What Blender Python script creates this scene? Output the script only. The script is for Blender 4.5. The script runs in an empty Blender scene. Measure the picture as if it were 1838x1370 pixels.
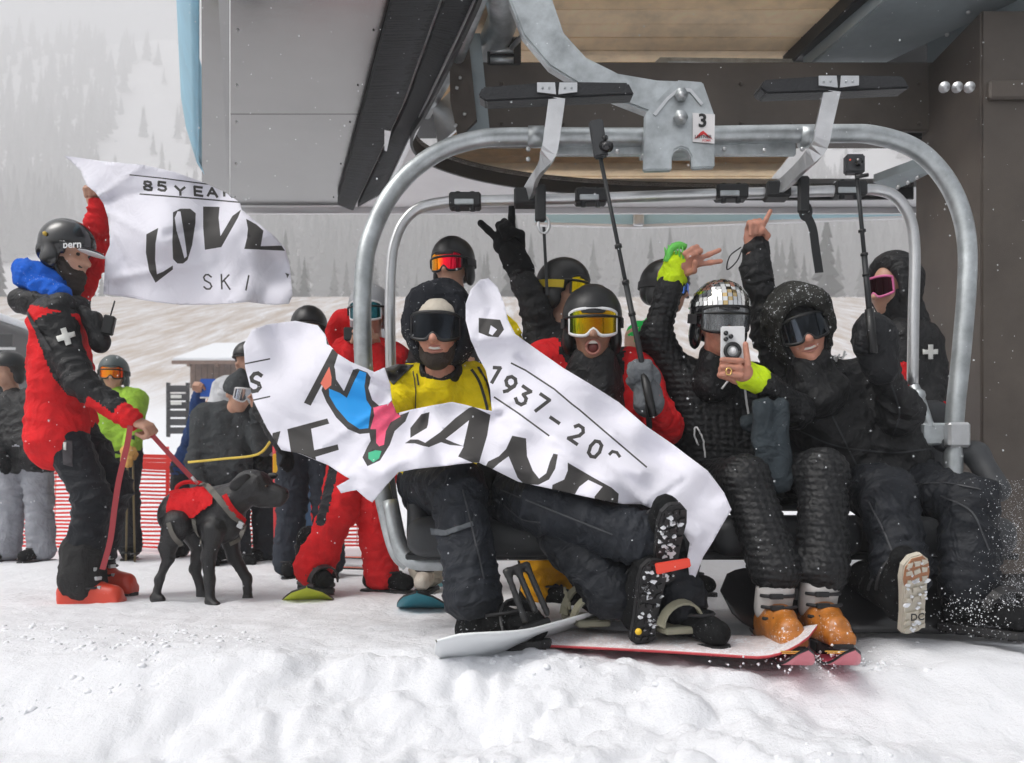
import bpy, bmesh, math, random
import numpy as np
from mathutils import Vector as V, Matrix
from mathutils.bvhtree import BVHTree
from mathutils.geometry import delaunay_2d_cdt
random.seed(7); RNG = np.random.default_rng(7)
scn = bpy.context.scene
C = scn.collection

# ------------------------------------------------------------------ camera, sky, sun, exposure
F, CX, CY, H = 1500.0, 919.0, 894.0, 0.48          # focal length in photo pixels, principal point, eye height
cam = bpy.data.cameras.new('camera'); camo = bpy.data.objects.new('camera', cam); C.objects.link(camo)
cam.sensor_width = 36; cam.lens = F / 1838 * 36; cam.shift_y = (CY - 685) / 1838
cam.clip_start = .05; cam.clip_end = 3000
cam.dof.use_dof = True; cam.dof.focus_distance = 3.2; cam.dof.aperture_fstop = 4.0
camo.location = (0, 0, H); camo.rotation_euler = (math.radians(90), 0, 0)
scn.camera = camo
SUN_EL, SUN_AZ = math.radians(55), math.radians(250)   # azimuth clockwise from +Y: high on the left, behind the cloud
world = bpy.data.worlds.new('World'); scn.world = world; world.use_nodes = True
wn, wl = world.node_tree.nodes, world.node_tree.links
sky = wn.new('ShaderNodeTexSky'); sky.sky_type = 'NISHITA'; sky.sun_disc = False
sky.sun_elevation = SUN_EL; sky.sun_rotation = SUN_AZ; sky.dust_density = 6; sky.air_density = 1.0; sky.ozone_density = 1.0
hs = wn.new('ShaderNodeHueSaturation'); hs.inputs['Saturation'].default_value = .22   # an overcast sky is nearly grey
wl.new(sky.outputs[0], hs.inputs['Color']); wl.new(hs.outputs[0], wn['Background'].inputs[0])
wn['Background'].inputs[1].default_value = .15
sl = bpy.data.lights.new('sun', 'SUN'); sl.energy = .7; sl.angle = math.radians(30); sl.color = (1, .97, .93)
so = bpy.data.objects.new('sun', sl); C.objects.link(so); so.location = (-8, -2, 12)
so.rotation_euler = V((-math.sin(SUN_AZ) * math.cos(SUN_EL), -math.cos(SUN_AZ) * math.cos(SUN_EL), -math.sin(SUN_EL))).to_track_quat('-Z', 'Y').to_euler()
vs = scn.view_settings; vs.view_transform = 'Standard'; vs.look = 'None'; vs.gamma = 1; vs.exposure = .38
scn.cycles.use_denoising = True; scn.cycles.denoiser = 'OPENIMAGEDENOISE'
scn.cycles.max_bounces = 8; scn.cycles.diffuse_bounces = 5; scn.cycles.glossy_bounces = 3; scn.cycles.volume_bounces = 6
scn.cycles.caustics_reflective = False; scn.cycles.caustics_refractive = False

# ------------------------------------------------------------------ pixel to place
def P(px, py, Y): return V(((px - CX) * Y / F, Y, H + (CY - py) * Y / F))
def T(px, py, z):                                   # the point of the level plane z seen at a pixel
    Y = (z - H) * F / (CY - py); return V(((px - CX) * Y / F, Y, z))
def Z(pts, ox, oy, s): return [(ox + a / s, oy + b / s) for a, b in pts]

# ------------------------------------------------------------------ materials
def lin(h):
    if isinstance(h, str):
        c = [int(h[i:i + 2], 16) / 255 for i in (0, 2, 4)]
        return tuple((x / 12.92 if x < .04045 else ((x + .055) / 1.055) ** 2.4) for x in c) + (1,)
    return tuple(h) + (1,)
MATS = {}
def mat(name, col, rough=.7, metal=0, bump=0, bscale=60, var=0, vscale=8, snow=0, sheen=0, spec=.5, kind='noise', trans=0, coat=0, sub=0):
    if name in MATS: return MATS[name]
    m = bpy.data.materials.new(name); m.use_nodes = True; MATS[name] = m
    n, l = m.node_tree.nodes, m.node_tree.links
    b = n['Principled BSDF']; c = lin(col)
    b.inputs['Base Color'].default_value = c; b.inputs['Roughness'].default_value = rough
    b.inputs['Metallic'].default_value = metal; b.inputs['Specular IOR Level'].default_value = spec
    b.inputs['Sheen Weight'].default_value = sheen; b.inputs['Coat Weight'].default_value = coat
    b.inputs['Coat Roughness'].default_value = .08
    if trans: b.inputs['Transmission Weight'].default_value = trans
    if sub:
        b.inputs['Subsurface Weight'].default_value = sub; b.inputs['Subsurface Radius'].default_value = (.012, .005, .003)
        b.inputs['Subsurface Scale'].default_value = 1
    tc = n.new('ShaderNodeTexCoord')
    src = None
    def noise(s, det=4, r=.6):
        t = n.new('ShaderNodeTexNoise'); t.inputs['Scale'].default_value = s; t.inputs['Detail'].default_value = det; t.inputs['Roughness'].default_value = r
        l.new(tc.outputs['Object'], t.inputs['Vector']); return t
    if var:
        t = noise(vscale, 6); r = n.new('ShaderNodeMapRange'); r.inputs[1].default_value = .3; r.inputs[2].default_value = .7
        r.inputs[3].default_value = 1 - var; r.inputs[4].default_value = 1 + var
        l.new(t.outputs[0], r.inputs[0])
        mx = n.new('ShaderNodeMix'); mx.data_type = 'RGBA'; mx.blend_type = 'MULTIPLY'; mx.inputs[0].default_value = 1
        mx.inputs[6].default_value = c; l.new(r.outputs[0], mx.inputs[7]); src = mx.outputs[2]
    if snow:
        t = noise(95, 3, .8); t2 = noise(9, 2)
        a = n.new('ShaderNodeMath'); a.operation = 'MULTIPLY_ADD'; a.inputs[1].default_value = .35; l.new(t2.outputs[0], a.inputs[0]); l.new(t.outputs[0], a.inputs[2])
        r = n.new('ShaderNodeMapRange'); r.inputs[1].default_value = .93 - snow * .25; r.inputs[2].default_value = 1.0 - snow * .25
        l.new(a.outputs[0], r.inputs[0])
        mx = n.new('ShaderNodeMix'); mx.data_type = 'RGBA'; l.new(r.outputs[0], mx.inputs[0])
        if src: l.new(src, mx.inputs[6])
        else: mx.inputs[6].default_value = c
        mx.inputs[7].default_value = (.75, .77, .8, 1); src = mx.outputs[2]
    if src: l.new(src, b.inputs['Base Color'])
    if bump:
        if kind == 'voro':
            t = n.new('ShaderNodeTexVoronoi'); t.inputs['Scale'].default_value = bscale; l.new(tc.outputs['Object'], t.inputs['Vector']); o = t.outputs['Distance']
        elif kind == 'brush':
            mp = n.new('ShaderNodeMapping'); mp.inputs['Scale'].default_value = (1, 40, 40); t = noise(bscale, 3); l.new(tc.outputs['Object'], mp.inputs[0]); l.new(mp.outputs[0], t.inputs['Vector']); o = t.outputs[0]
        elif kind == 'cloth':
            t = noise(9, 2, .5); t.inputs['Distortion'].default_value = 2.2; t2 = noise(bscale, 4)
            a = n.new('ShaderNodeMath'); a.operation = 'MULTIPLY_ADD'; a.inputs[1].default_value = .22; l.new(t2.outputs[0], a.inputs[0]); l.new(t.outputs[0], a.inputs[2]); o = a.outputs[0]
        else: o = noise(bscale, 5).outputs[0]
        bp = n.new('ShaderNodeBump'); bp.inputs['Strength'].default_value = bump; bp.inputs['Distance'].default_value = .03 if kind == 'cloth' else .01
        l.new(o, bp.inputs['Height']); l.new(bp.outputs[0], b.inputs['Normal'])
    return m
def cloth(name, col, snow=0, **k):
    k = dict(dict(rough=.85, bump=.6, bscale=40, kind='cloth', var=.2, vscale=9, snow=snow, sheen=0, spec=.16), **k); return mat(name, col, **k)
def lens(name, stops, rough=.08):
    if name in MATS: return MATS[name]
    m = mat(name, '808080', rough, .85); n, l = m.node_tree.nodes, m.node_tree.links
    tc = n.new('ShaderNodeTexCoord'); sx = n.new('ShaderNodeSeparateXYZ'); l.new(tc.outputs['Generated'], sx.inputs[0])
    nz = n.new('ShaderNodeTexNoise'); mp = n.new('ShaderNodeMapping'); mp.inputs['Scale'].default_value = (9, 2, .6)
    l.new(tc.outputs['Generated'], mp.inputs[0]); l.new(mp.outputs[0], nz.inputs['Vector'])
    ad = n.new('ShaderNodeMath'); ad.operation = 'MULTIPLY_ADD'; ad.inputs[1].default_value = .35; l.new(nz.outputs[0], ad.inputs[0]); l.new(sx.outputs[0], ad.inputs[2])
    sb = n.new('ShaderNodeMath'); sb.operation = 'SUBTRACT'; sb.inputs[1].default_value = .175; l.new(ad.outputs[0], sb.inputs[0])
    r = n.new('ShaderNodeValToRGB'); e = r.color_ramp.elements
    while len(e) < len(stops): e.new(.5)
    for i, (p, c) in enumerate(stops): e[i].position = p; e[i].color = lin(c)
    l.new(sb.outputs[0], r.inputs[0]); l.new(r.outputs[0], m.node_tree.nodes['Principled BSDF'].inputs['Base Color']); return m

# ------------------------------------------------------------------ objects
def thing(name, label, cat, loc=(0, 0, 0), group=None, kind=None):
    o = bpy.data.objects.new(name, None); C.objects.link(o); o.location = loc; o.empty_display_size = .1
    o['label'] = label; o['category'] = cat; o['origin'] = list(loc)
    if group: o['group'] = group
    if kind: o['kind'] = kind
    return o
def tag(o, label=None, cat=None, group=None, kind=None):
    if label: o['label'] = label
    if cat: o['category'] = cat
    if group: o['group'] = group
    if kind: o['kind'] = kind
    return o
def mk(name, Vs, Fs, m, parent=None, smooth=True, mi=None):
    """one mesh object; Vs are world places, kept relative to the thing's base"""
    Vs = np.asarray([tuple(v) for v in Vs] if not isinstance(Vs, np.ndarray) else Vs, dtype=float)
    off = np.array(parent['origin']) if parent is not None else np.zeros(3)
    me = bpy.data.meshes.new(name); me.from_pydata((Vs - off).tolist(), [], Fs.tolist() if isinstance(Fs, np.ndarray) else Fs)
    for q in (m if isinstance(m, (list, tuple)) else [m]): me.materials.append(q)
    if mi is not None: me.polygons.foreach_set('material_index', np.asarray(mi, dtype=np.int32))
    if smooth: me.polygons.foreach_set('use_smooth', np.ones(len(me.polygons), bool))
    me.update()
    o = bpy.data.objects.new(name, me); C.objects.link(o)
    if parent is not None: o.parent = parent; o['origin'] = list(parent['origin'])
    return o
def from_bm(name, bm, m, parent=None, smooth=True):
    bm.normal_update(); bm.verts.index_update()
    vs = [tuple(v.co) for v in bm.verts]; fs = [[v.index for v in f.verts] for f in bm.faces]; bm.free()
    return mk(name, vs, fs, m, parent, smooth)
def frame(fwd, up=(0, 0, 1)):
    f = V(fwd).normalized(); u = V(up); u = (u - f * u.dot(f)).normalized(); x = f.cross(u)
    return Matrix((x, f, u)).transposed()            # columns: right, forward, up
def box(name, c, h, m, parent=None, R=None, bev=.0, seg=1):
    bm = bmesh.new(); bmesh.ops.create_cube(bm, size=2)
    for v in bm.verts: v.co = V((v.co.x * h[0], v.co.y * h[1], v.co.z * h[2]))
    if bev: bmesh.ops.bevel(bm, geom=bm.edges[:], offset=bev, segments=seg, affect='EDGES')
    for v in bm.verts: v.co = (R @ v.co if R is not None else v.co) + V(c)
    return from_bm(name, bm, m, parent, smooth=False)
def prism(name, pts, vec, m, parent=None, bev=0):
    bm = bmesh.new(); a = [bm.verts.new(V(p)) for p in pts]; b = [bm.verts.new(V(p) + V(vec)) for p in pts]
    n = len(a); bm.faces.new(a); bm.faces.new(b[::-1])
    for i in range(n): bm.faces.new((a[i], b[i], b[(i + 1) % n], a[(i + 1) % n]))
    bmesh.ops.recalc_face_normals(bm, faces=bm.faces[:])
    bmesh.ops.triangulate(bm, faces=[f for f in bm.faces if len(f.verts) > 4])
    if bev: bmesh.ops.bevel(bm, geom=[e for e in bm.edges if e.calc_face_angle(0) > .6], offset=bev, segments=2, affect='EDGES')
    return from_bm(name, bm, m, parent, smooth=False)
def spline(pts, n=8):
    pts = [V(p) for p in pts]
    if len(pts) < 3: return pts
    q = [pts[0] * 2 - pts[1]] + pts + [pts[-1] * 2 - pts[-2]]; out = []
    for i in range(1, len(q) - 2):
        for k in range(n):
            t = k / n; a, b, c, d = q[i - 1], q[i], q[i + 1], q[i + 2]
            out.append(.5 * ((2 * b) + (c - a) * t + (2 * a - 5 * b + 4 * c - d) * t * t + (3 * b - a - 3 * c + d) * t ** 3))
    return out + [pts[-1]]
def tube_geo(pts, r, n=10, flat=None):
    Vs, Fs = [], []; pts = [V(p) for p in pts]; N = len(pts)
    rr = r if isinstance(r, (list, tuple)) else [r] * N
    if len(rr) != N: rr = list(np.interp(np.linspace(0, 1, N), np.linspace(0, 1, len(rr)), rr))
    up = None
    for i, p in enumerate(pts):
        d = (pts[min(i + 1, N - 1)] - pts[max(i - 1, 0)]).normalized()
        if up is None:
            up = flat if flat is not None else (V((0, 0, 1)) if abs(d.z) < .9 else V((0, 1, 0)))
        up = (V(up) - d * d.dot(V(up))).normalized(); s = d.cross(up)
        for k in range(n):
            a = 2 * math.pi * k / n; Vs.append(p + (s * math.cos(a) + up * math.sin(a)) * rr[i])
    for i in range(N - 1):
        for k in range(n): Fs.append((i * n + k, i * n + (k + 1) % n, (i + 1) * n + (k + 1) % n, (i + 1) * n + k))
    Fs.append(tuple(range(n))[::-1]); Fs.append(tuple((N - 1) * n + k for k in range(n)))
    return Vs, Fs
def tube(name, pts, r, m, parent=None, n=10, smooth=0):
    if smooth: pts = spline(pts, smooth)
    v, f = tube_geo(pts, r, n); return mk(name, v, f, m, parent)
def ribbon(name, pts, w, nrm, th, m, parent=None, smooth=0):
    """flat strap through pts; nrm = outward direction(s), w = width"""
    if smooth: pts = spline(pts, smooth)
    pts = [V(p) for p in pts]; N = len(pts); Vs, Fs = [], []
    for i, p in enumerate(pts):
        d = (pts[min(i + 1, N - 1)] - pts[max(i - 1, 0)]).normalized()
        nn = V(nrm[i] if isinstance(nrm, list) else nrm); nn = (nn - d * d.dot(nn)).normalized(); s = d.cross(nn)
        ww = (w if not isinstance(w, (list, tuple)) else float(np.interp(i / (N - 1), np.linspace(0, 1, len(w)), w))) / 2
        Vs += [p + s * ww, p + s * ww + nn * th, p - s * ww + nn * th, p - s * ww]
    for i in range(N - 1):
        for k in range(4): Fs.append((i * 4 + k, (i + 1) * 4 + k, (i + 1) * 4 + (k + 1) % 4, i * 4 + (k + 1) % 4))
    Fs += [(0, 1, 2, 3), tuple((N - 1) * 4 + k for k in (3, 2, 1, 0))]
    return mk(name, Vs, Fs, m, parent, smooth=False)
def ball(name, c, r, m, parent=None, sub=2, R=None):
    bm = bmesh.new(); bmesh.ops.create_icosphere(bm, subdivisions=sub, radius=1)
    r = (r, r, r) if not isinstance(r, (list, tuple)) else r
    for v in bm.verts:
        q = V((v.co.x * r[0], v.co.y * r[1], v.co.z * r[2])); v.co = (R @ q if R is not None else q) + V(c)
    return from_bm(name, bm, m, parent)
def text(name, s, at, xd, yd, size, m, parent=None, th=.001, bold=0):
    cu = bpy.data.curves.new('t', 'FONT'); cu.body = s; cu.align_x = 'CENTER'; cu.align_y = 'CENTER'; cu.offset = bold; cu.resolution_u = 3
    o = bpy.data.objects.new('t', cu); C.objects.link(o); bpy.context.view_layer.update()
    me = bpy.data.meshes.new_from_object(o); bpy.data.objects.remove(o)
    xd, yd = V(xd).normalized(), V(yd).normalized(); nz = xd.cross(yd)
    vs = [V(at) + xd * v.co.x * size + yd * v.co.y * size + nz * th for v in me.vertices]
    fs = [list(p.vertices) for p in me.polygons]; bpy.data.meshes.remove(me)
    return mk(name, vs, fs, m, parent, smooth=False)

# ------------------------------------------------------------------ numpy noise
def _h(i, j, k, s):
    n = (i * 374761393 + j * 668265263 + k * 2147483647 + s * 974711) & 0xffffffff
    n = ((n ^ (n >> 13)) * 1274126177) & 0xffffffff
    return ((n ^ (n >> 16)) & 0xffff) / 32767.5 - 1
def vnoise(p, s=0):
    p = np.asarray(p, float); i = np.floor(p).astype(np.int64); f = p - i; u = f * f * (3 - 2 * f); out = 0
    for a in (0, 1):
        for b in (0, 1):
            for c in (0, 1):
                w = (u[:, 0] if a else 1 - u[:, 0]) * (u[:, 1] if b else 1 - u[:, 1]) * (u[:, 2] if c else 1 - u[:, 2])
                out = out + w * _h(i[:, 0] + a, i[:, 1] + b, i[:, 2] + c, s)
    return out
def fbm(p, s=0, o=4, g=.5):
    t, a = 0, 1.
    for k in range(o): t = t + a * vnoise(p * 2 ** k + k * 17.3, s + k); a *= g
    return t

# ------------------------------------------------------------------ blended solids meshed by surface nets
def cap(a, b, ra, rb=None): return ('c', np.array(V(a)), np.array(V(b)), ra, ra if rb is None else rb)
def ell(c, r, R=None): return ('e', np.array(V(c)), np.array(r, float), np.array(R if R is not None else Matrix.Identity(3)))
def bxx(c, h, R=None, rnd=.01): return ('b', np.array(V(c)), np.array(h, float), np.array(R if R is not None else Matrix.Identity(3)), rnd)
def neg(q): return ('n', q)
def _dist(q, X):
    if q[0] == 'c':
        ab = q[2] - q[1]; L = max(ab @ ab, 1e-9); t = np.clip((X - q[1]) @ ab / L, 0, 1)
        return np.linalg.norm(X - q[1] - t[:, None] * ab, axis=1) - (q[3] + (q[4] - q[3]) * t)
    if q[0] == 'e':
        Lx = (X - q[1]) @ q[3]; k0 = np.linalg.norm(Lx / q[2], axis=1); k1 = np.linalg.norm(Lx / q[2] ** 2, axis=1)
        return k0 * (k0 - 1) / np.maximum(k1, 1e-6)
    Lx = np.abs((X - q[1]) @ q[3]) - q[2] + q[4]
    return np.linalg.norm(np.maximum(Lx, 0), axis=1) + np.minimum(Lx.max(1), 0) - q[4]
def _bb(q):
    if q[0] == 'c':
        r = max(q[3], q[4]); return np.minimum(q[1], q[2]) - r, np.maximum(q[1], q[2]) + r
    e = np.abs(q[3]) @ q[2]; return q[1] - e, q[1] + e
def solid(prims, vox=.01, k=.03):
    pos = [q for q in prims if q[0] != 'n']; bbs = [_bb(q) for q in pos]
    lo = np.min([b[0] for b in bbs], 0) - 3 * vox; hi = np.max([b[1] for b in bbs], 0) + 3 * vox
    n = np.ceil((hi - lo) / vox).astype(int) + 1
    f = np.full(n, 1.0)
    ax = [lo[i] + vox * np.arange(n[i]) for i in range(3)]
    for q in prims:
        sub = q[0] == 'n'; w = q[1] if sub else q
        b0, b1 = _bb(w); mg = k + 3 * vox + .02
        s = [slice(max(0, int((b0[i] - mg - lo[i]) / vox)), max(0, min(n[i], int((b1[i] + mg - lo[i]) / vox) + 2))) for i in range(3)]
        if any(x.stop <= x.start for x in s): continue
        g = np.stack(np.meshgrid(ax[0][s[0]], ax[1][s[1]], ax[2][s[2]], indexing='ij'), -1)
        d = _dist(w, g.reshape(-1, 3)).reshape(g.shape[:3]); o = f[tuple(s)]
        if sub:
            kk = k * .4; h = np.clip(.5 - .5 * (o + d) / kk, 0, 1); f[tuple(s)] = o * (1 - h) + (-d) * h + kk * h * (1 - h)
        else:
            h = np.clip(.5 + .5 * (o - d) / k, 0, 1); f[tuple(s)] = o * (1 - h) + d * h - k * h * (1 - h)
    return nets(f, lo, vox)
def nets(f, lo, vox):
    n = np.array(f.shape); s = f < 0
    cnt = np.zeros(n - 1, np.int8)
    for a in (0, 1):
        for b in (0, 1):
            for c in (0, 1): cnt += s[a:n[0] - 1 + a, b:n[1] - 1 + b, c:n[2] - 1 + c]
    act = (cnt > 0) & (cnt < 8); I = np.argwhere(act); idx = np.full(n - 1, -1, np.int64); idx[act] = np.arange(len(I))
    acc = np.zeros((len(I), 3)); w = np.zeros(len(I))
    for ax in range(3):
        o1, o2 = [x for x in range(3) if x != ax]
        for a in (0, 1):
            for b in (0, 1):
                p = I.copy(); p[:, o1] += a; p[:, o2] += b; q = p.copy(); q[:, ax] += 1
                fa, fb = f[tuple(p.T)], f[tuple(q.T)]; cr = (fa < 0) != (fb < 0)
                t = np.where(cr, fa / np.where(cr, fa - fb, 1), 0)
                pt = p.astype(float); pt[:, ax] += t; acc += pt * cr[:, None]; w += cr
    Vt = lo + vox * acc / np.maximum(w, 1)[:, None]
    quads = []
    for ax in range(3):
        o1, o2 = (ax + 1) % 3, (ax + 2) % 3
        sl0 = [slice(1, n[i] - 1) for i in range(3)]; sl0[ax] = slice(0, n[ax] - 1); sl1 = list(sl0); sl1[ax] = slice(1, n[ax])
        a, b = s[tuple(sl0)], s[tuple(sl1)]; E = np.argwhere(a != b); 
        if not len(E): continue
        fl = a[tuple(E.T)]; base = E.copy(); base[:, o1] += 1; base[:, o2] += 1
        def cell(d1, d2):
            c = base.copy(); c[:, o1] += d1; c[:, o2] += d2; return idx[tuple(c.T)]
        q = np.stack([cell(-1, -1), cell(0, -1), cell(0, 0), cell(-1, 0)], 1)
        q[~fl] = q[~fl][:, ::-1]; quads.append(q)
    Q = np.concatenate(quads); Q = Q[(Q >= 0).all(1)]
    return Vt, Q
def normals(Vt, Q):
    a, b, c, d = (Vt[Q[:, i]] for i in range(4)); fn = np.cross(c - a, d - b); N = np.zeros_like(Vt)
    for i in range(4): np.add.at(N, Q[:, i], fn)
    return N / np.maximum(np.linalg.norm(N, axis=1), 1e-9)[:, None]
def relax(Vt, Q, it=2):
    for _ in range(it):
        A = np.zeros_like(Vt); w = np.zeros(len(Vt))
        for i in range(4):
            np.add.at(A, Q[:, i], Vt[Q[:, (i + 1) % 4]] + Vt[Q[:, (i - 1) % 4]]); np.add.at(w, Q[:, i], 2)
        Vt = .5 * Vt + .5 * A / np.maximum(w, 1)[:, None]
    return Vt
SEED = [0]
def folds(Vt, Q, amp, fr=13, joints=()):
    """folds of cloth: bent ridges and a slow puffing along the normal"""
    if not amp: return Vt
    SEED[0] += 11; s = SEED[0]; N = normals(Vt, Q)
    wp = Vt + .05 * np.stack([vnoise(Vt * 7, s + i) for i in range(3)], 1)
    A = np.array(Matrix.Rotation(s * 1.3, 3, 'Y') @ Matrix.Rotation(.5, 3, 'X'))
    q = (wp @ A) * np.array([fr, fr, fr * .45])
    r1 = 1 - 2.2 * np.abs(vnoise(q, s + 4)); r2 = 1 - 2.2 * np.abs(vnoise(q * 1.9 + 3, s + 5))
    q3 = (wp @ A.T) * np.array([fr * 1.5, fr * .6, fr * 1.5]); r3 = np.clip(1 - 3.5 * np.abs(vnoise(q3, s + 6)), 0, 1) * (vnoise(Vt * 4, s + 7) > 0)
    d = amp * (np.clip(r1, -.6, 1) * 1.1 + .5 * np.clip(r2, -.6, 1) + .9 * r3 + 1.0 * vnoise(Vt * 5.5, s + 8))
    if joints: d = d * .75
    for (c, ax, rad, wl) in joints:                   # cloth bunches up across the limb where it bends
        r = Vt - np.array(c); a_ = np.array(V(ax).normalized()); g = np.exp(-(r * r).sum(1) / rad ** 2)
        ph = (r @ a_) / wl * 2 * math.pi + 3.0 * vnoise(Vt * 6, s + 9) + 1.2 * vnoise(Vt * 17, s + 10)
        d = d + amp * .95 * g * (1 - 1.6 * np.abs(np.sin(ph / 2)) ** .7)
    return Vt + N * d[:, None]
BV = {}
def blend(name, prims, m, parent, vox=.01, k=.03, wr=0, fr=13, clip=None, it=2, key=None, post=None, zones=None, joints=()):
    Vt, Q = solid(prims, vox, k); Vt = relax(Vt, Q, it); Vt = folds(Vt, Q, wr, fr, joints)
    if post: Vt = post(Vt, normals(Vt, Q))
    if clip is not None:
        cen = Vt[Q].mean(1); Q = Q[clip(cen)]; u, inv = np.unique(Q, return_inverse=True); Vt = Vt[u]; Q = inv.reshape(-1, 4)
    if key: BV[key] = BVHTree.FromPolygons(Vt.tolist(), Q.tolist())
    return mk(name, Vt, Q, m, parent, mi=None if zones is None else zones(Vt[Q].mean(1)))
EYE = V((0, 0, H))
def snap(keys, px, py, off=.004, dY=3):
    d = (P(px, py, 1) - EYE).normalized(); best = None
    for k in (keys if isinstance(keys, (list, tuple)) else [keys]):
        h = BV[k].ray_cast(EYE, d)
        if h[0] is not None and (best is None or h[3] < best[3]): best = h
    if best is None: return P(px, py, dY), V((0, -1, 0))
    n = best[1] if best[1].dot(d) < 0 else -best[1]
    return best[0] - d * off * .5 + n * off, n
def strap(name, keys, pix, w, m, parent, dY=3, off=.004, th=.003, n=8):
    q = [(v.x, v.z) for v in spline([V((a, 0, b)) for a, b in pix], n)]
    s = [snap(keys, a, b, off, dY) for a, b in q]
    pts = [a for a, _ in s]; nr = [b for _, b in s]
    pts = [pts[0]] + [(pts[i - 1] + pts[i] * 2 + pts[i + 1]) / 4 for i in range(1, len(pts) - 1)] + [pts[-1]]
    return ribbon(name, pts, w, nr, th, m, parent)
def inside(poly, X):
    poly = np.asarray(poly); r = np.zeros(len(X), bool); j = len(poly) - 1
    for i in range(len(poly)):
        a, b = poly[i], poly[j]; c = (a[1] > X[:, 1]) != (b[1] > X[:, 1])
        r ^= c & (X[:, 0] < (b[0] - a[0]) * (X[:, 1] - a[1]) / ((b[1] - a[1]) if b[1] != a[1] else 1e-9) + a[0]); j = i
    return r
def dens(poly, st, close=True):
    out = []; n = len(poly)
    for i in range(n if close else n - 1):
        a, b = np.array(poly[i], float), np.array(poly[(i + 1) % n], float); k = max(1, int(np.linalg.norm(b - a) / st))
        out += [tuple(a + (b - a) * t / k) for t in range(k)]
    return out
def sheet(name, outline, fn, mats, parent=None, prints=(), step=8, th=.003):
    """a cloth cut to an outline; prints = (polygon, material index); fn(px,py) -> world place"""
    vv, ee = [], []
    def ring(pl, st):
        p = dens(pl, st); b = len(vv); vv.extend(p); ee.extend([(b + i, b + (i + 1) % len(p)) for i in range(len(p))])
    ring(outline, step)
    for pl, _ in prints: ring(pl, step * 1.3)
    o = np.array(outline); g = np.stack(np.meshgrid(np.arange(o[:, 0].min(), o[:, 0].max(), step), np.arange(o[:, 1].min(), o[:, 1].max(), step)), -1).reshape(-1, 2)
    g = g + (RNG.random(g.shape) - .5) * step * .5; g = g[inside(outline, g)]; vv.extend(map(tuple, g))
    r = delaunay_2d_cdt([V(p) for p in vv], ee, [], 0, 1e-3); co = np.array([tuple(v) for v in r[0]]); tr = np.array([t for t in r[2]])
    cen = co[tr].mean(1); keep = inside(outline, cen); tr, cen = tr[keep], cen[keep]
    mi = np.zeros(len(tr), int)
    for pl, k in prints: mi[inside(pl, cen)] = k
    W = np.array([tuple(fn(a, b)) for a, b in co]); n = len(W)
    a, b, c = (W[tr[:, i]] for i in range(3)); fnm = np.cross(b - a, c - a); fl = (fnm * (a - np.array(EYE))).sum(1) > 0; tr[fl] = tr[fl][:, ::-1]
    N = np.zeros_like(W); fnm[fl] *= -1
    for i in range(3): np.add.at(N, tr[:, i], fnm)
    N /= np.maximum(np.linalg.norm(N, axis=1), 1e-12)[:, None]
    ed = {}
    for t in tr:
        for i in range(3):
            e = (t[i], t[(i + 1) % 3]); ed[e] = ed.get(e, 0) + 1
    rim = [(y, x, x + n, y + n) for (x, y) in ed if (y, x) not in ed]
    fs = tr.tolist() + (tr[:, ::-1] + n).tolist() + rim
    return mk(name, np.concatenate([W, W - N * th]), fs, mats, parent, mi=list(mi) + list(mi) + [0] * len(rim))
def idw(ctrl, pw=3):
    c = np.array(ctrl, float)
    def f(px, py):
        d = np.hypot(c[:, 0] - px, c[:, 1] - py) + 1; w = 1 / d ** pw; return float((w * c[:, 2]).sum() / w.sum())
    return f
def pix(X):
    return np.stack([CX + F * X[:, 0] / X[:, 1], CY - F * (X[:, 2] - H) / X[:, 1]], 1)
def segd(X, a, b):
    a, b = np.array(a), np.array(b); ab = b - a; t = np.clip((X - a) @ ab / (ab @ ab), 0, 1); return np.linalg.norm(X - a - t[:, None] * ab, axis=1), t
def decal(name, poly, keys, m, parent, step=6, off=.004, dY=3):
    return sheet(name, poly, lambda a, b: snap(keys, a, b, off, dY)[0], [m], parent, step=step, th=.002)
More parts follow.
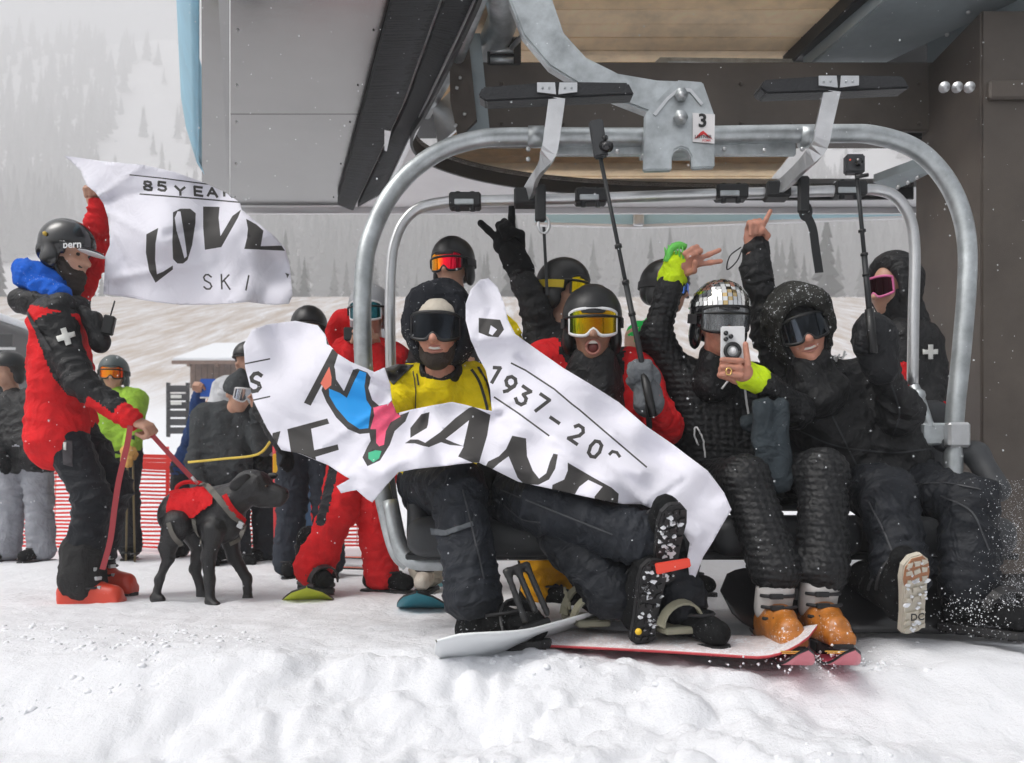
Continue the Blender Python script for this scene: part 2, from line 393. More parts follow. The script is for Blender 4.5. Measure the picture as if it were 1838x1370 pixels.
# ================================================================== the setting
snow_m = mat('snow', (.82, .83, .86), .6, bump=.35, bscale=38, spec=.35)
brown_m = mat('terrain', (.8, .8, .8), .8)
def terrain_mat():
    m = brown_m; n, l = m.node_tree.nodes, m.node_tree.links; b = n['Principled BSDF']
    g = n.new('ShaderNodeNewGeometry'); sx = n.new('ShaderNodeSeparateXYZ'); l.new(g.outputs['Position'], sx.inputs[0])
    def noise(s, d=6, r=.6, sc=(1, 1, 1)):
        t = n.new('ShaderNodeTexNoise'); t.inputs['Scale'].default_value = s; t.inputs['Detail'].default_value = d; t.inputs['Roughness'].default_value = r
        mp = n.new('ShaderNodeMapping'); mp.inputs['Scale'].default_value = sc; l.new(g.outputs['Position'], mp.inputs[0]); l.new(mp.outputs[0], t.inputs['Vector']); return t.outputs[0]
    def mr(x, a, c, d=0, e=1):
        r = n.new('ShaderNodeMapRange'); l.new(x, r.inputs[0]); r.inputs[1].default_value = a; r.inputs[2].default_value = c; r.inputs[3].default_value = d; r.inputs[4].default_value = e; return r.outputs[0]
    def mul(a, c):
        t = n.new('ShaderNodeMath'); t.operation = 'MULTIPLY'; l.new(a, t.inputs[0]); l.new(c, t.inputs[1]); return t.outputs[0]
    near = mr(sx.outputs[1], 24, 34); far = mr(sx.outputs[1], 150, 300, 1, .2)
    pat = mr(noise(1.1, 9, .8, (1, .13, 0)), .36, .6)
    f = mul(mul(near, far), pat)
    soil = n.new('ShaderNodeValToRGB'); l.new(noise(2.2, 6, .75, (1, .13, 0)), soil.inputs[0]); soil.color_ramp.elements[0].position = .3; soil.color_ramp.elements[1].position = .7
    soil.color_ramp.elements[0].color = (.29, .22, .165, 1); soil.color_ramp.elements[1].color = (.52, .43, .35, 1)
    mx = n.new('ShaderNodeMix'); mx.data_type = 'RGBA'; l.new(f, mx.inputs[0]); mx.inputs[6].default_value = (.8, .81, .84, 1); l.new(soil.outputs[0], mx.inputs[7])
    l.new(mx.outputs[2], b.inputs['Base Color'])
    bp = n.new('ShaderNodeBump'); bp.inputs['Strength'].default_value = .75; bp.inputs['Distance'].default_value = .016
    l.new(noise(26, 7, .72), bp.inputs['Height']); l.new(bp.outputs[0], b.inputs['Normal'])
    b.inputs['Specular IOR Level'].default_value = .3
terrain_mat()
PY = [-20, 1.2, 2.3, 2.62, 2.85, 3.2, 8, 10, 14, 20, 30, 45, 60, 75, 300, 430, 640, 790]
PZ = [-.5, -.33, -.22, -.08, -.045, -.02, 0, .2, .85, 1.6, 4.3, 9, 14, 18.5, 72, 140, 285, 445]
def ground_z(x, y):
    x, y = np.atleast_1d(np.asarray(x, float)), np.atleast_1d(np.asarray(y, float))
    z = np.interp(y, PY, PZ); o = np.zeros_like(x)
    q = np.stack([x, y, o], 1)
    nearw = np.clip((14 - y) / 4, 0, 1); fw = np.clip((3.3 - y) / .7, 0, 1); left = np.clip((.6 - x) / 1.2, .35, 1)
    z = z + nearw * (.012 * fbm(q * 2.2, 3, 4) + .006 * fbm(q * 14, 9, 3))
    bil = lambda f, sd: np.abs(vnoise(q * f + .35 * np.stack([vnoise(q * f * .7, sd + 1), vnoise(q * f * .7, sd + 2), o], 1), sd))
    mk_ = np.clip(.6 + .9 * vnoise(q * 1.3, 21), .2, 1) * np.clip((2.95 - y) / .35, .25, 1)
    z = z + fw * (.045 * fbm(q * 1.4, 31, 3) + mk_ * (.055 * bil(4.2, 33) + .035 * bil(9, 35) + .022 * bil(20, 37) + .012 * bil(43, 39)))
    farw = np.clip((y - 12) / 15, 0, 1)
    z = z + farw * (.09 * fbm(q * .12, 41, 3)) + np.clip((y - 305) / 120, 0, 1) * 20 * fbm(q * .006, 51, 5)
    return z
ys = np.concatenate([np.linspace(-14, .9, 16)[:-1], np.arange(.9, 3.4, .016), np.arange(3.4, 8, .03), 8 * 1.022 ** np.arange(0, 211)])
us = np.linspace(-1, 1, 440); us = np.sign(us) * np.abs(us) ** 1.15
gx = us[None, :] * (2.6 + .95 * np.abs(ys))[:, None]; gy = np.repeat(ys[:, None], len(us), 1)
gz = ground_z(gx.ravel(), gy.ravel()); nn, mm = gx.shape
ii = (np.arange(nn - 1)[:, None] * mm + np.arange(mm - 1)[None]).ravel()
g = mk('ground', np.stack([gx.ravel(), gy.ravel(), gz], 1), np.stack([ii, ii + 1, ii + mm + 1, ii + mm], 1), brown_m); tag(g, kind='structure')
g['label'] = 'trampled white snow running up to the foggy hillside'
def gz1(x, y): return float(ground_z(x, y)[0])

# far forest: conifers on the upper slope, one mass in the snowfall
tv, tf = [], []
def conifer(x, y, z, h):
    b = len(tv); r = h * random.uniform(.15, .2); n = 7
    for t in range(6):
        zz = z + h * (.1 + .15 * t); rr = r * (1 - t / 6.3); o = random.random() * 6
        tv.append((x, y, zz + h * .24)); c = len(tv) - 1
        for k in range(n):
            a = o + 2 * math.pi * k / n; q = rr * random.uniform(.65, 1.25)
            tv.append((x + q * math.cos(a), y + q * math.sin(a), zz + random.uniform(-.02, .03) * h))
        for k in range(n): tf.append((c, c + 1 + k, c + 1 + (k + 1) % n))
k = 0
XY = np.stack([RNG.uniform(-.75, .7, 9000), 296 + 470 * RNG.random(9000) ** 1.2], 1)
dn = fbm(np.stack([XY[:, 0] * XY[:, 1] * .010 + 3, XY[:, 1] * .004, np.zeros(9000)], 1), 77, 3)
zs = ground_z(XY[:, 0] * XY[:, 1], XY[:, 1])
for (u, y), d, z in zip(XY, dn, zs):
    x = u * y
    if d < -.62 or k > 5200: continue
    if abs(u + .47 - (y - 330) * .0002) < .06 and random.random() < .9: continue    # open gullies
    conifer(x, y, z - .5, random.uniform(13, 30)); k += 1
for _ in range(110):
    y = random.uniform(130, 300); x = random.uniform(-.72, .6) * y; conifer(x, y, gz1(x, y) - .5, random.uniform(6, 15))
forest = mk('conifer_forest', tv, tf, mat('spruce', (.022, .032, .027), .9), smooth=False)
tag(forest, 'dark conifer forest on the slope fading into the snowfall', 'forest', kind='stuff')

hz = mat('haze_air', (1, 1, 1)); n = hz.node_tree.nodes; n.remove(n['Principled BSDF'])
vp = n.new('ShaderNodeVolumePrincipled'); vp.inputs['Color'].default_value = (.985, .99, 1, 1); vp.inputs['Density'].default_value = .0027; vp.inputs['Anisotropy'].default_value = .1
hz.node_tree.links.new(vp.outputs[0], n['Material Output'].inputs['Volume'])
box('haze', (0, 390, 230), (790, 410, 233), hz); tag(bpy.data.objects['haze'], 'pale snow-filled air over the valley', 'haze', kind='stuff')

# ================================================================== lift terminal
steel = mat('galvanised_steel', (.46, .49, .5), .42, .75, bump=.08, bscale=30, var=.3, vscale=11)
alu = mat('aluminium', (.62, .63, .64), .36, .8, var=.08, vscale=20)
stain = mat('stainless_panel', (.26, .255, .25), .2, 1, bump=.3, bscale=1.3, var=.05, vscale=2)
whitem = mat('pale_soffit', (.72, .72, .73), .45, 0, var=.05, vscale=3)
darkst = mat('dark_steel', (.02, .022, .024), .5, .2)
blackr = mat('black_rubber', (.012, .013, .014), .55)
brownp = mat('brown_paint', (.085, .07, .058), .55, bump=.15, bscale=160, var=.22, vscale=3)
greyg = mat('grey_green_paint', (.3, .35, .37), .45, .2, var=.12, vscale=5)
bluep = mat('pale_blue_shell', (.22, .5, .66), .35, var=.15, vscale=2)
ter = thing('lift_terminal', 'grey lift station roof with wooden ceiling, brush seals and brown steel column over the chair', 'lift station', (2.6, 4.75, 0))
ZS = 3.0
def on(px, Y): return V(((px - CX) * Y / F, Y, ZS))
def Yof(py, z=ZS): return (z - H) * F / (CY - py)
# left soffit panels, their lip and the blue outer shell
yy = [2.6, 3.9, Yof(205), 7.2]
def brushx(Y): return np.interp(Y, [2.6, Yof(0), Yof(370)], [-.14, (704 - CX) * Yof(0) / F, (612 - CX) * Yof(370) / F])
for a, b in zip(yy[:-1], yy[1:]):
    a2, b2 = a + .004, b - .004
    prism('soffit_panel', [(-.337 * a2, a2, ZS), (brushx(a2), a2, ZS), (brushx(b2), b2, ZS), (-.337 * b2, b2, ZS)], (0, 0, .03), stain, ter)
prism('soffit_lip', [(-.373 * 2.6, 2.6, ZS + .05), (-.338 * 2.6, 2.6, ZS - .005), (-.338 * 7.15, 7.15, ZS - .005), (-.371 * 7.0, 7.0, ZS + .05)], (0, 0, .03), stain, ter)
prof = [(0, .05), (-.03, .16), (-.075, .32), (-.11, .55), (-.12, .85), (-.09, 1.2)]
sv, sf = [], []
Ys = list(np.linspace(2.6, 6.4, 20)) + [6.6, 6.8, 6.95, 7.02]
for Y in Ys:
    s = 1 if Y < 6.4 else max(0, (7.05 - Y) / .65) ** .6
    for a, b in prof: sv.append((-.374 * Y + a * s * 1.1 + (1 - s) * .25, Y, ZS + .05 + (b - .05) * (.35 + .65 * s)))
np_ = len(prof)
for i in range(len(Ys) - 1):
    for j in range(np_ - 1): sf.append((i * np_ + j, (i + 1) * np_ + j, (i + 1) * np_ + j + 1, i * np_ + j + 1))
o = mk('outer_shell', sv, sf, bluep, ter); md = o.modifiers.new('s', 'SOLIDIFY'); md.thickness = .02
# brush seals along the slot the hanger runs through
brushm = mat('black_brush', (.014, .016, .018), .75, bump=.6, bscale=90)
def bar(name, q, z, m, h=.05, bev=0): return prism(name, [T(px, py, z) for px, py in q], (0, 0, h), m, ter, bev)
def brush(poly_l, poly_r, z, h):
    bar('brush_strip', poly_l + poly_r[::-1], z, brushm, h)
    bv, bf = [], []; L = [T(*p, z) for p in poly_l]; R = [T(*p, z) for p in poly_r]
    for i in range(520):
        t = (i + random.random()) / 520 * (len(L) - 1); j = min(int(t), len(L) - 2); u = t - j
        a = L[j].lerp(L[j + 1], u); b = R[j].lerp(R[j + 1], u); d = (a - b).normalized(); e = a + d * random.uniform(.0, .02) + V((0, random.uniform(-.01, .01), -.004 - random.uniform(0, .012)))
        s = b.lerp(a, random.uniform(0, .3)) + V((0, 0, -.004)); w = V((0, .004, 0)); n0 = len(bv)
        bv.extend([s - w, s + w, e + w * .4, e - w * .4]); bf.append((n0, n0 + 1, n0 + 2, n0 + 3))
    tag(mk('bristles', bv, bf, mat('bristle', (.022, .026, .03), .6), ter, smooth=False), kind='stuff')
brush([(680, -160), (706, 0), (655, 190), (606, 368)], [(780, -160), (790, 0), (722, 190), (634, 378)], 2.93, .06)
brush([(792, -160), (800, 0), (730, 190), (642, 372)], [(870, -160), (852, 0), (745, 225), (690, 345)], 2.955, .05)
bar('brush_clip', [(690, 234), (702, 236), (694, 272), (690, 270)], 2.925, alu, .01)
bar('edge_trim', [(852, 0), (860, 0), (752, 232), (694, 352), (688, 350), (744, 228)], 2.94, alu, .05)
# far soffit sheet with the rounded opening
rim = [(868, -40), (852, 0), (800, 112), (762, 188), (745, 215), (742, 240), (760, 264), (800, 284), (870, 304), (960, 319), (1080, 330), (1200, 335), (1400, 338), (1640, 336)]
rimw = [T(a, b, ZS) for a, b in rim]; rs = spline(rimw, 5)
out = [V((-.337 * 7.2 + .06, 7.24, ZS)), V((5.6, 7.24, ZS)), V((5.6, rs[-1].y, ZS))]
lft = [V((brushx(Y) + .012, Y, ZS)) for Y in np.linspace(4.1, 7.19, 6)]
prism('rear_soffit', [lft[-1]] + out + [p for p in rs[::-1] if p.y > 4.2] + lft[:-1], (0, 0, .03), whitem, ter)
ribbon('opening_rim', [p + V((0, 0, -.03)) for p in rs], .13, [V((0, 0, 1)).cross((rs[min(i + 1, len(rs) - 1)] - rs[max(i - 1, 0)])).normalized() for i in range(len(rs))], .02, blackr, ter)
prism('rear_fascia', [(-2.5, 7.25, 2.95), (5.6, 7.25, 2.95), (5.6, 7.25, 3.25), (-2.5, 7.25, 3.25)], (0, .03, 0), whitem, ter)
# light blue band of the shell beyond, with its pale edge
prism('shell_band', [P(960, 381, 7.9), P(1140, 378, 7.9), P(1632, 372, 7.9), P(1632, 386, 7.9), P(1140, 402, 7.9), P(960, 398, 7.9)], (0, .05, 0), mat('ice_blue_band', (.42, .62, .7), .4), ter)
prism('shell_band_edge', [P(960, 399, 7.88), P(1140, 403, 7.88), P(1632, 387, 7.88), P(1632, 391, 7.88), P(1140, 408, 7.88), P(960, 403, 7.88)], (0, .05, 0), whitem, ter)
box('band_bracket', P(1146, 388, 7.85), (.05, .03, .09), alu, ter, bev=.01)
for Y in (2.9, 3.4, 3.9, 4.5, 5.1, 5.6, 6.3, 7.0):
    ball('rivet', (brushx(Y) - .06 - .02 * (Y > 5), Y, ZS - .001), .007, darkst, ter, 1); ball('rivet', (-.337 * Y + .04, Y, ZS - .001), .008, alu, ter, 1)
for z_, r_ in ((2.62, .012), (2.6, .009)): tube('cable', [V((P(870, 0, 5).x, 4.93, z_)), V((.6, 4.93, z_ - .02)), V((1.4, 4.93, z_ + .01)), V((2.4, 4.9, z_ - .01))], r_, blackr, ter, 8, smooth=6)
for px in (900, 1010, 1330, 1420, 1560, 1650):
    for py in (150, 222): ball('bolt', P(px, py, 4.945), .013, brownp, ter, 1)
# wooden ceiling: one plank after another
woods = [mat('ceiling_wood_%d' % i, c, .6, bump=.25, bscale=12, kind='brush', var=.18, vscale=5) for i, c in enumerate([(.9, .64, .36), (.92, .69, .42), (.86, .6, .33), (.94, .73, .47)])]
zc = 3.32; Y = 4.55
while Y < 7.7:
    w = .148; x1 = min(2.35, ((1600 - CX) * Yof(0, zc) / F) - (Y - Yof(0, zc)) * .28) if Y < 5.5 else 2.3
    box('plank', ((-.55 + x1) / 2, Y + w / 2, zc + random.uniform(0, .006)), ((x1 + .55) / 2, w / 2 - .004, .012), random.choice(woods), ter, bev=.003)
    Y += w
prism('light_block_deck', [(-1.5, 4.4, 3.62), (5.6, 4.4, 3.62), (5.6, 7.3, 3.62), (-1.9, 7.3, 3.62)], (0, 0, .1), darkst, ter)  # sheet added above the planks to block light from the sky
prism('sill_frame', [P(985, 112, 5.3), P(1440, 118, 5.3), P(1440, 127, 5.3), P(985, 120, 5.3)], (0, .06, 0), alu, ter)
prism('cable_duct', [P(1185, 103, 5.25), P(1452, 106, 5.25), P(1448, 113, 5.25), P(1200, 111, 5.25), P(1180, 126, 5.25), P(1160, 126, 5.25)], (0, .05, 0), steel, ter)
# brown cross beam and column
box('cross_beam', ((P(868, 0, 5).x + P(1720, 0, 4.95).x) / 2, 5.08, 2.86), ((P(1720, 0, 5).x - P(868, 0, 5).x) / 2, .13, .205), brownp, ter, bev=.01)
prism('beam_end_plate', [P(845, 60, 4.93), P(862, 60, 4.93), P(880, 245, 4.93), P(838, 250, 4.93), P(832, 100, 4.93)], (0, .02, 0), greyg, ter)
prism('beam_bracket', [P(806, 60, 4.9), P(840, 62, 4.9), P(856, 215, 4.9), P(822, 248, 4.9), P(808, 180, 4.9)], (0, .04, 0), brownp, ter)
for a, b in ((826, 140), (820, 158), (834, 205), (818, 225)): ball('bolt', P(a, b, 4.89), .012, alu, ter, 1)
cl = brownp
prism('column', [(2.47, 4.4, -.3), (4.4, 4.4, -.3), (4.4, 5.12, -.3), (2.47, 5.12, -.3)], (0, 0, 3.35), brownp, ter, bev=.012)
box('column_cap', (3.45, 4.62, 2.62), (.95, .25, .05), brownp, ter, bev=.01)
for a in (1695, 1718, 1740): tube('bolt', [P(a, 157, 4.38), P(a, 157, 4.30)], .028, alu, ter, 12)
prism('column_bracket', [P(1568, 328, 5.16), P(1668, 292, 4.75), P(1676, 308, 4.75), P(1600, 345, 5.16)], (0, 0, .05), greyg, ter)
for a, b in ((1612, 330), (1630, 322), (1647, 313)): ball('bolt', P(a, b + 6, 4.85), .014, alu, ter, 1)
# steel girders on the right
def girder(q, z, h, m): return prism('girder', [T(px, py, z) for px, py in q], (0, 0, h), m, ter, .008)
girder([(1660, -60), (1960, -60), (1560, 128), (1440, 128)], 3.14, .25, greyg)
girder([(1600, -60), (1652, -60), (1434, 128), (1404, 128)], 3.22, .2, darkst)
girder([(2010, -40), (2090, 20), (1760, 132), (1662, 126)], 3.12, .2, greyg)
for q in ([(1790, 68), (1838, 58), (1870, 70), (1800, 84)], [(1722, 108), (1778, 92), (1790, 97), (1734, 114)]): bar('girder_slot', q, 3.112, blackr, .006)
for a, b in ((1738, 22), (1818, 26), (1700, 62)): ball('bolt', T(a, b, 3.135), .014, alu, ter, 1)
# pipes and rollers left of the hanger
tube('conduit', [T(880, -120, 3.2), T(905, 30, 3.2), T(880, 92, 3.2)], .09, steel, ter, 16)
tube('guide_rail', [T(885, -60, 3.06), T(825, 100, 3.06), T(765, 205, 3.06)], .035, steel, ter)
tube('guide_rail', [T(960, 40, 3.1), T(918, 86, 3.1)], .014, alu, ter)
rb = box('roller_housing', P(905, 100, 5.0), (.1, .06, .085), blackr, ter, bev=.01)
for d in (-9, 8): tube('roller', [P(880, 100 + d, 4.93), P(922, 100 + d, 4.93)], .018, steel, rb)
prism('inner_gusset', [P(776, 196, 5.4), P(812, 160, 5.4), P(820, 232, 5.4), P(786, 262, 5.4)], (0, .03, 0), alu, ter)
# ================================================================== the chair
YC = 3.36
ch = thing('chairlift_chair', 'galvanised four-seat chairlift chair number 3 carrying the riders', 'chairlift chair', (.55, YC, .3))
hoop = [(735, 1012), (712, 985), (690, 900), (668, 800), (655, 690), (650, 560), (655, 470), (668, 418), (696, 358), (736, 310), (790, 272), (850, 252), (920, 246), (1160, 246), (1280, 243), (1500, 240), (1570, 243), (1640, 266), (1690, 312), (1722, 372), (1736, 440), (1735, 520), (1725, 640), (1712, 780), (1712, 1000)]
tube('hoop', [P(a, b, YC + .25 * max(0, (500 - b)) / 1500) for a, b in hoop], .0365, steel, ch, 14, smooth=6)
tube('side_tube', [P(700, 900, YC - .06), P(716, 975, YC - .1), P(735, 1003, YC - .12), P(765, 1010, YC - .13), P(850, 1008, YC - .1)], .033, steel, ch, 12, smooth=5)
box('top_rail', P(1210, 268, YC + .06), (.31 * 1.6, .012, .028), steel, ch, bev=.004)
for a, b in ((948, 268), (948, 286), (1068, 270), (1108, 272), (1155, 280), (1300, 268), (1440, 268), (1372, 270)): ball('bolt', P(a, b, YC + .02), .011, alu, ch, 1)
for a in (962, 1450): tube('hoop_collar', [P(a - 14, 246, YC + .04), P(a + 14, 246, YC + .04)], .043, steel, ch, 14)
# restraint bar
YB = YC + .12
barp = [(702, 690), (700, 560), (702, 480), (708, 438), (724, 400), (752, 374), (800, 363), (850, 361), (1060, 356), (1300, 348), (1520, 342), (1572, 341), (1608, 354), (1633, 392), (1642, 450), (1640, 560), (1638, 690)]
tube('restraint_bar', [P(a, b, YB) for a, b in barp], .0225, alu, ch, 12, smooth=6)
tube('pivot_arm', [P(1638, 690, YB), P(1652, 720, YB), P(1668, 770, YC)], .022, steel, ch, 10)
ball('pivot_bolt', P(1648, 710, YB - .03), .03, steel, ch, 2)
box('pivot_plate', P(1680, 780, YC + .02), (.07, .03, .045), steel, ch, bev=.008)
box('hoop_socket', P(1712, 782, YC), (.045, .05, .05), alu, ch, bev=.01)
for a, b in ((835, 362), (1060, 354), (1312, 347), (1524, 341)):
    cb = box('bar_clip', P(a, b, YB), (.066, .034, .031), blackr, ch, bev=.008)
    for s in (-1, 1):
        tube('clip_knob', [P(a + s * 13, b - 17, YB - .02), P(a + s * 13, b + 17, YB - .02)], .012, darkst, cb, 8)
    box('clip_slot', P(a - 2, b, YB - .036), (.04, .004, .012), steel, cb, bev=.003)
# footrests hang from curved straps on the raised bar
for (x0, pts, plate) in ((0, [(948, 352), (962, 326), (984, 280), (992, 235), (1000, 176)], [(858, 172), (866, 156), (1000, 146), (1128, 148), (1139, 170), (1000, 176), (872, 182)]),
                         (1, [(1398, 340), (1424, 318), (1466, 270), (1478, 225), (1492, 164)], [(1364, 158), (1372, 143), (1505, 134), (1622, 136), (1634, 158), (1505, 164), (1376, 168)])):
    ds = [YB - .02, YB - .1, YB - .25, YB - .3, YB - .34]
    ribbon('footrest_strap', [P(a, b, d) for (a, b), d in zip(pts, ds)], .062, V((0, -1, .25)), .016, alu, ch, smooth=5)
    box('strap_clamp', P(pts[0][0] - 4, pts[0][1] + 4, YB - .01), (.05, .04, .034), blackr, ch, bev=.008)
    fr = prism('footrest', [P(a, b, YB - .36) for a, b in plate], (0, .1, .015), mat('black_plastic', (.014, .015, .017), .45, bump=.3, bscale=70), ch, .006)
    xm = (plate[2][0] + plate[5][0]) / 2
    for s in (-1, 1):
        q = [(xm + s * 4, plate[2][1] + 3), (xm + s * 36, plate[2][1] + 3), (xm + s * 36, plate[2][1] + 20), (xm + s * 2, plate[2][1] + 24)]
        pl = prism('footrest_plate', [P(a, b, YB - .366) for a, b in q], (0, -.004, 0), alu, fr)
        for dx in (14, 26): ball('rivet', P(xm + s * dx, plate[2][1] + 12, YB - .372), .005, steel, pl, 1)
for (q, nm) in (([(962, 330), (970, 365), (976, 408), (977, 430), (980, 490), (982, 530)], 0), ([(1436, 318), (1442, 350), (1446, 384), (1458, 410), (1464, 450), (1470, 490)], 1)):
    hs_ = thing('hanging_strap', ('thin black strap with snap hook hanging in front of the rock-sign arm', 'black webbing strap with snap hook dangling beside the pointing finger')[nm], 'strap', P(*q[1], YB - .1), 'straps hanging from the restraint bar')
    box('hook_body', P(*q[1], YB - .1), (.022, .015, .075), blackr, hs_, bev=.008)
    ring = [P(q[2][0] + 10 * math.sin(t), q[2][1] - 4 - 15 * math.cos(t), YB - .1) for t in np.linspace(.3, 6, 14)]
    tube('snap_hook', ring, .006, darkst if nm else alu, hs_, 8)
    ribbon('webbing', [P(a, b, YB - .1) for a, b in q[2:]], (.012 if not nm else .036), V((.2, -1, 0)), .004, blackr, hs_, smooth=4)
# hanger arm and its bracket
arm = [(905, -60), (914, 0), (938, 62), (985, 118), (1040, 152), (1100, 176), (1162, 200), (1180, 215), (1262, 215), (1262, 146), (1180, 143), (1110, 131), (1052, 102), (1012, 58), (992, 0), (985, -60)]
prism('hanger_arm', [P(a, b, YC + .03) for a, b in arm], (0, .06, 0), steel, ch, .008)
br = [(1157, 205), (1188, 172), (1216, 143), (1262, 147), (1283, 207), (1283, 300), (1242, 302), (1241, 282), (1234, 268), (1222, 264), (1211, 269), (1206, 283), (1206, 305), (1155, 306)]
brk = prism('hanger_bracket', [P(a, b, YC - .075) for a, b in br], (0, .03, 0), steel, ch, .005)
prism('bracket_rear_plate', [P(a, b, YC + .1) for a, b in br], (0, .03, 0), steel, ch, .005)
prism('bracket_base', [P(a, b, YC - .046) for a, b in [(1157, 240), (1283, 240), (1283, 262), (1157, 262)]], (0, .145, 0), steel, ch)
prism('bracket_ridge', [P(a, b, YC - .078) for a, b in [(1172, 205), (1196, 176), (1218, 158), (1240, 160), (1262, 186), (1258, 190), (1238, 166), (1219, 164), (1200, 180), (1177, 209)]], (0, -.004, 0), alu, brk)
for a, b, r in ((1223, 170, .02), (1222, 211, .022)):
    bo = tube('pivot_nut', [P(a, b, YC - .075), P(a, b, YC - .105)], r * 1.35, steel, ch, 6); tube('nut_stud', [P(a, b, YC - .1), P(a, b, YC - .125)], r * .6, alu, bo, 10)
stk = prism('number_sticker', [P(a, b, YC - .079) for a, b in [(1243, 203), (1283, 206), (1282, 258), (1243, 255)]], (0, -.002, 0), mat('sticker', (.75, .73, .73), .5), ch)
blk = mat('black_print', (.015, .015, .016), .6); redp = mat('red_print', (.6, .03, .03), .6)
text('numeral', '3', P(1261, 218, YC - .082), (1, 0, 0), (0, 0, 1), .072, blk, stk, .002, .03)
prism('logo_peak', [P(a, b, YC - .083) for a, b in [(1246, 250), (1257, 238), (1262, 235), (1268, 240), (1279, 251), (1270, 246), (1263, 241), (1255, 246)]], (0, -.001, 0), redp, stk)
text('logo_lettering', 'LEITNER', P(1262, 246, YC - .085), (1, 0, 0), (0, 0, 1), .018, blk, stk, .002, .02)
text('logo_lettering', 'POMA', P(1268, 253, YC - .085), (1, 0, 0), (0, 0, 1), .012, redp, stk, .002, .02)
# seat
seatm = mat('seat_vinyl', (.035, .038, .042), .55, bump=.12, bscale=70, var=.15)
def sx(px, Y): return (px - CX) * Y / F
for i in range(4):
    a = sx(742, YC) + i * .57; 
    blend('seat_pad', [bxx((a + .28, 3.28, .335), (.275, .235, .075), None, .06)], seatm, ch, .014, .02)
    blend('back_pad', [bxx((a + .28, 3.60, .66), (.27, .05, .24), frame((0, 1, .12)), .045)], seatm, ch, .016, .02)
box('seat_shell', (sx(742, YC) + 1.14, 3.34, .262), (1.14, .24, .012), darkst, ch, bev=.006)
blend('side_bolster', [cap(P(752, 870, YC), P(758, 975, YC - .12), .052, .055), cap(P(758, 975, YC - .12), P(752, 880, YC + .15), .05, .05)], seatm, ch, .01, .03)
blend('side_bolster', [cap(P(1690, 795, YC + .02), P(1752, 815, YC), .035, .045), cap(P(1752, 815, YC), P(1790, 880, YC - .08), .045, .05)], seatm, ch, .01, .03)
tube('seat_frame', [P(700, 900, YC + .25), P(735, 1000, YC + .15), P(1700, 985, YC + .15), P(1714, 900, YC + .2)], .022, steel, ch, 8)
prism('side_stay', [P(690, 850, YC + .2), P(706, 850, YC + .2), P(722, 960, YC + .2), P(712, 965, YC + .2)], (0, .03, 0), darkst, ch)
# ================================================================== people: shared builders
skin = mat('skin', (.52, .29, .2), .5, bump=.05, bscale=90, var=.08, vscale=25, sub=.12)
skin_r = mat('flushed_skin', (.52, .24, .165), .48, bump=.14, bscale=140, var=.22, vscale=26, sub=.12)
skin_d = mat('brown_skin', (.34, .18, .12), .48, bump=.14, bscale=140, var=.2, vscale=26, sub=.1)
hairm = mat('beard_hair', (.035, .024, .018), .8, bump=.9, bscale=170)
teethm = mat('teeth', (.75, .72, .66), .35); lipm = mat('mouth_inside', (.18, .045, .04), .5)
gum = mat('helmet_black', (.007, .0075, .008), .42, bump=.03, bscale=120, var=.1)
gloss = mat('helmet_gloss', (.006, .0065, .008), .22, coat=.4)
blackc = cloth('black_cloth', (.009, .0095, .0105), snow=.16, spec=.4, rough=.62)
blackp = cloth('black_pants', (.011, .013, .017), snow=.08, spec=.25, rough=.62)
navyp = cloth('charcoal_pants', (.016, .019, .025), snow=.08, spec=.25, rough=.65)
redc = cloth('red_cloth', (.66, .018, .022), snow=.08)
yelc = cloth('yellow_cloth', (.82, .64, .01))
greyc = cloth('grey_cloth', (.33, .34, .36))
charc = cloth('charcoal_cloth', (.05, .055, .058), snow=.2)
glovem = cloth('glove_black', (.007, .0075, .008), bscale=60)
bootm = cloth('boot_black', (.008, .0085, .009), snow=.3)
solem = mat('rubber_sole', (.012, .012, .013), .6, bump=.2, snow=.35)
neon = cloth('neon_cuff', (.62, .85, .02))
strapm = mat('webbing', (.02, .02, .022), .7)

